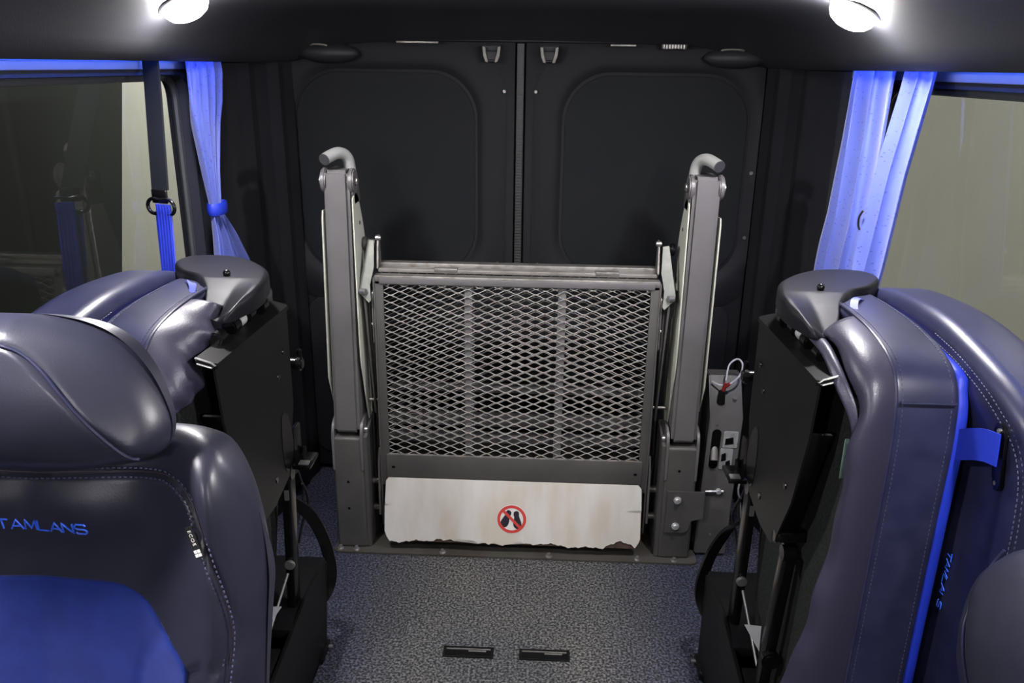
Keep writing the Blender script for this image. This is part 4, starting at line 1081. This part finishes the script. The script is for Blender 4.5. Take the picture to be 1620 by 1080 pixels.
skirt(tL, GL, CFL, thL, [(1.36, 1.099), (1.28, 1.096), (1.22, 1.086), (1.175, 1.060), (1.152, 1.02), (1.147, .98), (1.146, .93)],
      [(.552, 1.385, 1.082), (.548, 1.35, 1.052), (.550, 1.30, 1.040), (.548, 1.24, 1.000), (.546, 1.152, .972), (.572, 1.135, 1.000), (.592, 1.138, .96)], 'skirt', 'loose grey leather skirt hanging in folds', .008, 2.2)
# the left bench stands a little further into the aisle, most at its top
def all_kids(o): return [c for k in o.children for c in [k]+all_kids(k)]
seen = set()
for ob in all_kids(tL):
    if ob.type != 'MESH' or ob.data.name in seen: continue
    seen.add(ob.data.name)
    for v in ob.data.vertices: v.co.x += .018+.034*max(0, min(1, v.co.z/.6))
# turned-back strip of the right skirt and pale foam edge
def tb(u, v):
    a = catmull([V(.550, 1.335, 1.070), V(.546, 1.27, 1.068), V(.546, 1.20, 1.046), V(.556, 1.165, 1.010), V(.560, 1.155, .97)], 30, False)[min(int(u*29.999), 29)]
    b = catmull([V(.526, 1.330, 1.066), V(.528, 1.26, 1.060), V(.532, 1.195, 1.030), V(.548, 1.165, .990), V(.556, 1.158, .955)], 30, False)[min(int(u*29.999), 29)]
    p = a.lerp(b, v); p.z += .006*math.sin(v*math.pi); return p
o = grid_surface('turned_flap', tb, 30, 8, M_skirt, tR, .002)
bm = bmesh.new(); prism(bm, [V(1.164, .950), V(1.171, .955), V(1.170, .885), V(1.166, .89)], YZ(.548), 0, .008, .001); obj('foam_edge', bm, M_mint, tR)['label'] = 'pale green foam edge'

# ------------------------------------------------------------------ curtains
def curtain(name, label, X, rows, nf, amp, s, tie=None, nu=90, nv=70, group=None):
    """rows: (z, y_left_edge, y_right_edge, fold amplitude)"""
    zs = [r[0] for r in rows]
    def at(z):
        for i in range(len(rows)-1):
            a, b = rows[i], rows[i+1]
            if a[0] >= z >= b[0]:
                f = (a[0]-z)/(a[0]-b[0])
                return [a[k]*(1-f)+b[k]*f for k in range(1, 4)]
        return rows[-1][1:]
    def fn(u, v):
        z = zs[0]+(zs[-1]-zs[0])*v; y0, y1, am = at(z)
        y = y0+(y1-y0)*u
        f = math.sin(u*nf*2*math.pi+.8*math.sin(v*2.2)+u*u*2)
        k = max(0, min(1, (z-1.06)/.44)); x = X-s*am*f*(1+.3*math.sin(u*13+v*3)*(1-k))+s*(.828-abs(X))*k
        y += .18*(y1-y0)/nf*math.cos(u*nf*2*math.pi+1+v)
        return Vector((x, y, z))
    o = grid_surface(name, fn, nu, nv, M_curt, None, .0015); tag(o, label, 'curtain', group or 'blue window curtains')
    return o
cl = curtain('curtain', 'blue curtain gathered with a tieback at the rear of the left window', -.800,
        [(1.545, 2.075, 2.31, .008), (1.47, 2.07, 2.31, .008), (1.40, 2.055, 2.27, .011), (1.35, 2.055, 2.225, .013), (1.22, 2.075, 2.165, .010), (1.145, 2.082, 2.148, .006), (1.12, 2.082, 2.148, .006), (1.05, 2.070, 2.21, .012), (.93, 2.05, 2.31, .018), (.80, 2.04, 2.34, .02)], 4.5, .01, -1)
bm = bmesh.new()
tube(bm, [(-.800+.020*math.cos(a), 2.115+.040*math.sin(a), 1.133) for a in [2*math.pi*k/24 for k in range(25)]], (.016, .003), 8, flat=(0, 0, 1), cap=False)
obj('tieback', bm, M_bluetrim, cl)
curtain('curtain', 'pale blue curtain nearer the rear doors on the right window', .808,
        [(1.545, 1.885, 2.155, .008), (1.47, 1.885, 2.155, .008), (1.32, 1.865, 2.14, .011), (1.15, 1.85, 2.135, .011), (1.0, 1.85, 2.16, .013), (.85, 1.85, 2.16, .014)], 2.6, .01, 1)
c3 = curtain('curtain', 'slanting pale blue curtain nearer the camera on the right window', .785,
        [(1.545, 1.690, 1.845, .008), (1.47, 1.690, 1.845, .008), (1.30, 1.690, 1.865, .012), (1.20, 1.685, 1.865, .012), (1.10, 1.68, 1.86, .013), (1.0, 1.69, 1.83, .012), (.85, 1.70, 1.82, .011)], 2.3, .01, 1)
bm = bmesh.new(); tube(bm, [(.778, 1.832, 1.205), (.774, 1.838, 1.19), (.776, 1.842, 1.172), (.780, 1.840, 1.16)], .0025, 8, 14)
tag(obj('curtain_hook', bm, M_bwire), 'small black hook between the two right-hand curtains', 'hook')

# ------------------------------------------------------------------ left belt
belt = thing('seat_belt', 'hanging seat belt with black sleeve and blue webbing at the left window', 'seat belt', (-.80, 1.80, 1.2))
bm = bmesh.new(); strap(bm, [V(-.832, 1.905, 1.56), V(-.828, 1.892, 1.46), V(-.812, 1.845, 1.34), V(-.797, 1.80, 1.222)], (1, -.35, 0), .044, .003, 20); obj('sleeve', bm, M_webk, belt)
bm = bmesh.new()
oval = [(.0, .012), (.020, .015), (.034, .008), (.038, -.006), (.028, -.018), (.0, -.020), (-.028, -.018), (-.038, -.006), (-.034, .008), (-.020, .015)]
ov = catmull([V(*p) for p in oval], 36)
tube(bm, [V(-.794+p.x*.95, 1.788-p.x*.33, 1.192+p.y) for p in ov]+[V(-.794+ov[0].x*.95, 1.788-ov[0].x*.33, 1.192+ov[0].y)], .0042, 10, cap=False)
box(bm, (-.796, 1.792, 1.212), (.042, .008, .032), Matrix.Rotation(-.33, 3, 'Z'), .003)
obj('guide_loop', bm, M_blkg, belt)
bm = bmesh.new(); strap(bm, [V(-.786, 1.782, 1.196), V(-.786, 1.782, 1.16), V(-.786, 1.775, 1.08), V(-.788, 1.765, .95)], (1, -.3, 0), .040, .0018, 20)
strap(bm, [V(-.796, 1.796, 1.178), V(-.795, 1.792, 1.14), V(-.793, 1.785, 1.07), V(-.790, 1.775, .95)], (1, -.3, 0), .038, .0015, 20)
obj('webbing', bm, M_webb, belt)
M_ridge = M_embro
bm = bmesh.new()
for k in (-2, -1, 0, 1, 2): tube(bm, [V(-.7865+k*.0075, 1.7795-k*.0023, 1.194), V(-.7865+k*.0075, 1.7795-k*.0023, 1.16), V(-.7865+k*.0075, 1.7725-k*.0023, 1.08), V(-.7885+k*.0075, 1.7625-k*.0023, .95)], .0013, 6, 12)
obj('woven_ridge', bm, M_bluetrim, belt)

# ------------------------------------------------------------------ floor anchors and side grilles
for (x, lab) in ((-.105, 'left'), (.100, 'right')):
    t = thing('floor_anchor', '%s one of the two black slotted anchor plates set in the carpet' % lab, 'floor anchor', (x, 1.79, 0), 'slotted floor anchors')
    bm = bmesh.new(); 
    for (a, b, c, d) in ((x-.068, x+.068, 1.804, 1.812), (x-.068, x+.068, 1.770, 1.774), (x-.068, x-.062, 1.772, 1.810), (x+.062, x+.068, 1.772, 1.810)): bxx(bm, a, b, c, d, 0, .004, .001)
    obj('frame', bm, M_blk, t)
    bm = bmesh.new(); bxx(bm, x-.063, x+.063, 1.773, 1.805, .0003, .0022); obj('recess', bm, M_blkg, t)
    bm = bmesh.new(); bxx(bm, x-.060, x+.060, 1.800, 1.8035, .001, .0045, .001); bxx(bm, x+.0, x+.048, 1.793, 1.798, .0015, .0035, .001); obj('worn_lip', bm, M_alu, t)
for s, lab in ((-1, 'left'), (1, 'right')):
    t = thing('vent_grille', 'slotted grey plastic grille low in the %s rear corner' % lab, 'grille', (s*.815, 2.52, .12), 'rear corner grilles')
    def gf(a, b, h, s=s): return Vector((s*(.80+a*.75), 2.52-a*.4-h, .165+b))
    bm = bmesh.new(); prism(bm, rrect(-.030, .030, -.040, .045, .012), gf, 0, .006, .001); obj('plate', bm, M_lensoff, t)
    bm = bmesh.new()
    for k in range(5): prism(bm, [V(-.018, -.028+k*.013), V(.020, -.018+k*.013), V(.020, -.013+k*.013), V(-.018, -.023+k*.013)], gf, .005, .0068)
    obj('slots', bm, M_blkg, t)
    bm = bmesh.new(); cyl(bm, gf(-.036, .04, .0), gf(-.036, .04, .010), .006, 12, bev=.001); obj('screw', bm, M_bolt, t)
# wheel arches in the rear corners
for s, nm in ((-1, 'trim_10'), (1, 'trim_11')):
    bm = bmesh.new(); bxx(bm, s*.845, s*.90, 1.9, 2.5, 0, .30, .03, 4); struct(nm, bm, M_felt)
# felt-covered sill running below the windows, behind the benches
# cable tangle behind the right pump box
bm = bmesh.new(); tube(bm, [(.73, 2.40, .34), (.735, 2.38, .27), (.72, 2.36, .21), (.735, 2.37, .15), (.76, 2.40, .003)], .003, 8, 30); tube(bm, [(.76, 2.42, .32), (.75, 2.40, .26), (.76, 2.38, .19), (.745, 2.38, .003)], .0025, 8, 30)
tag(obj('loose_cable', bm, M_wire), 'thin loose cable behind the grey pump box at right', 'cable')
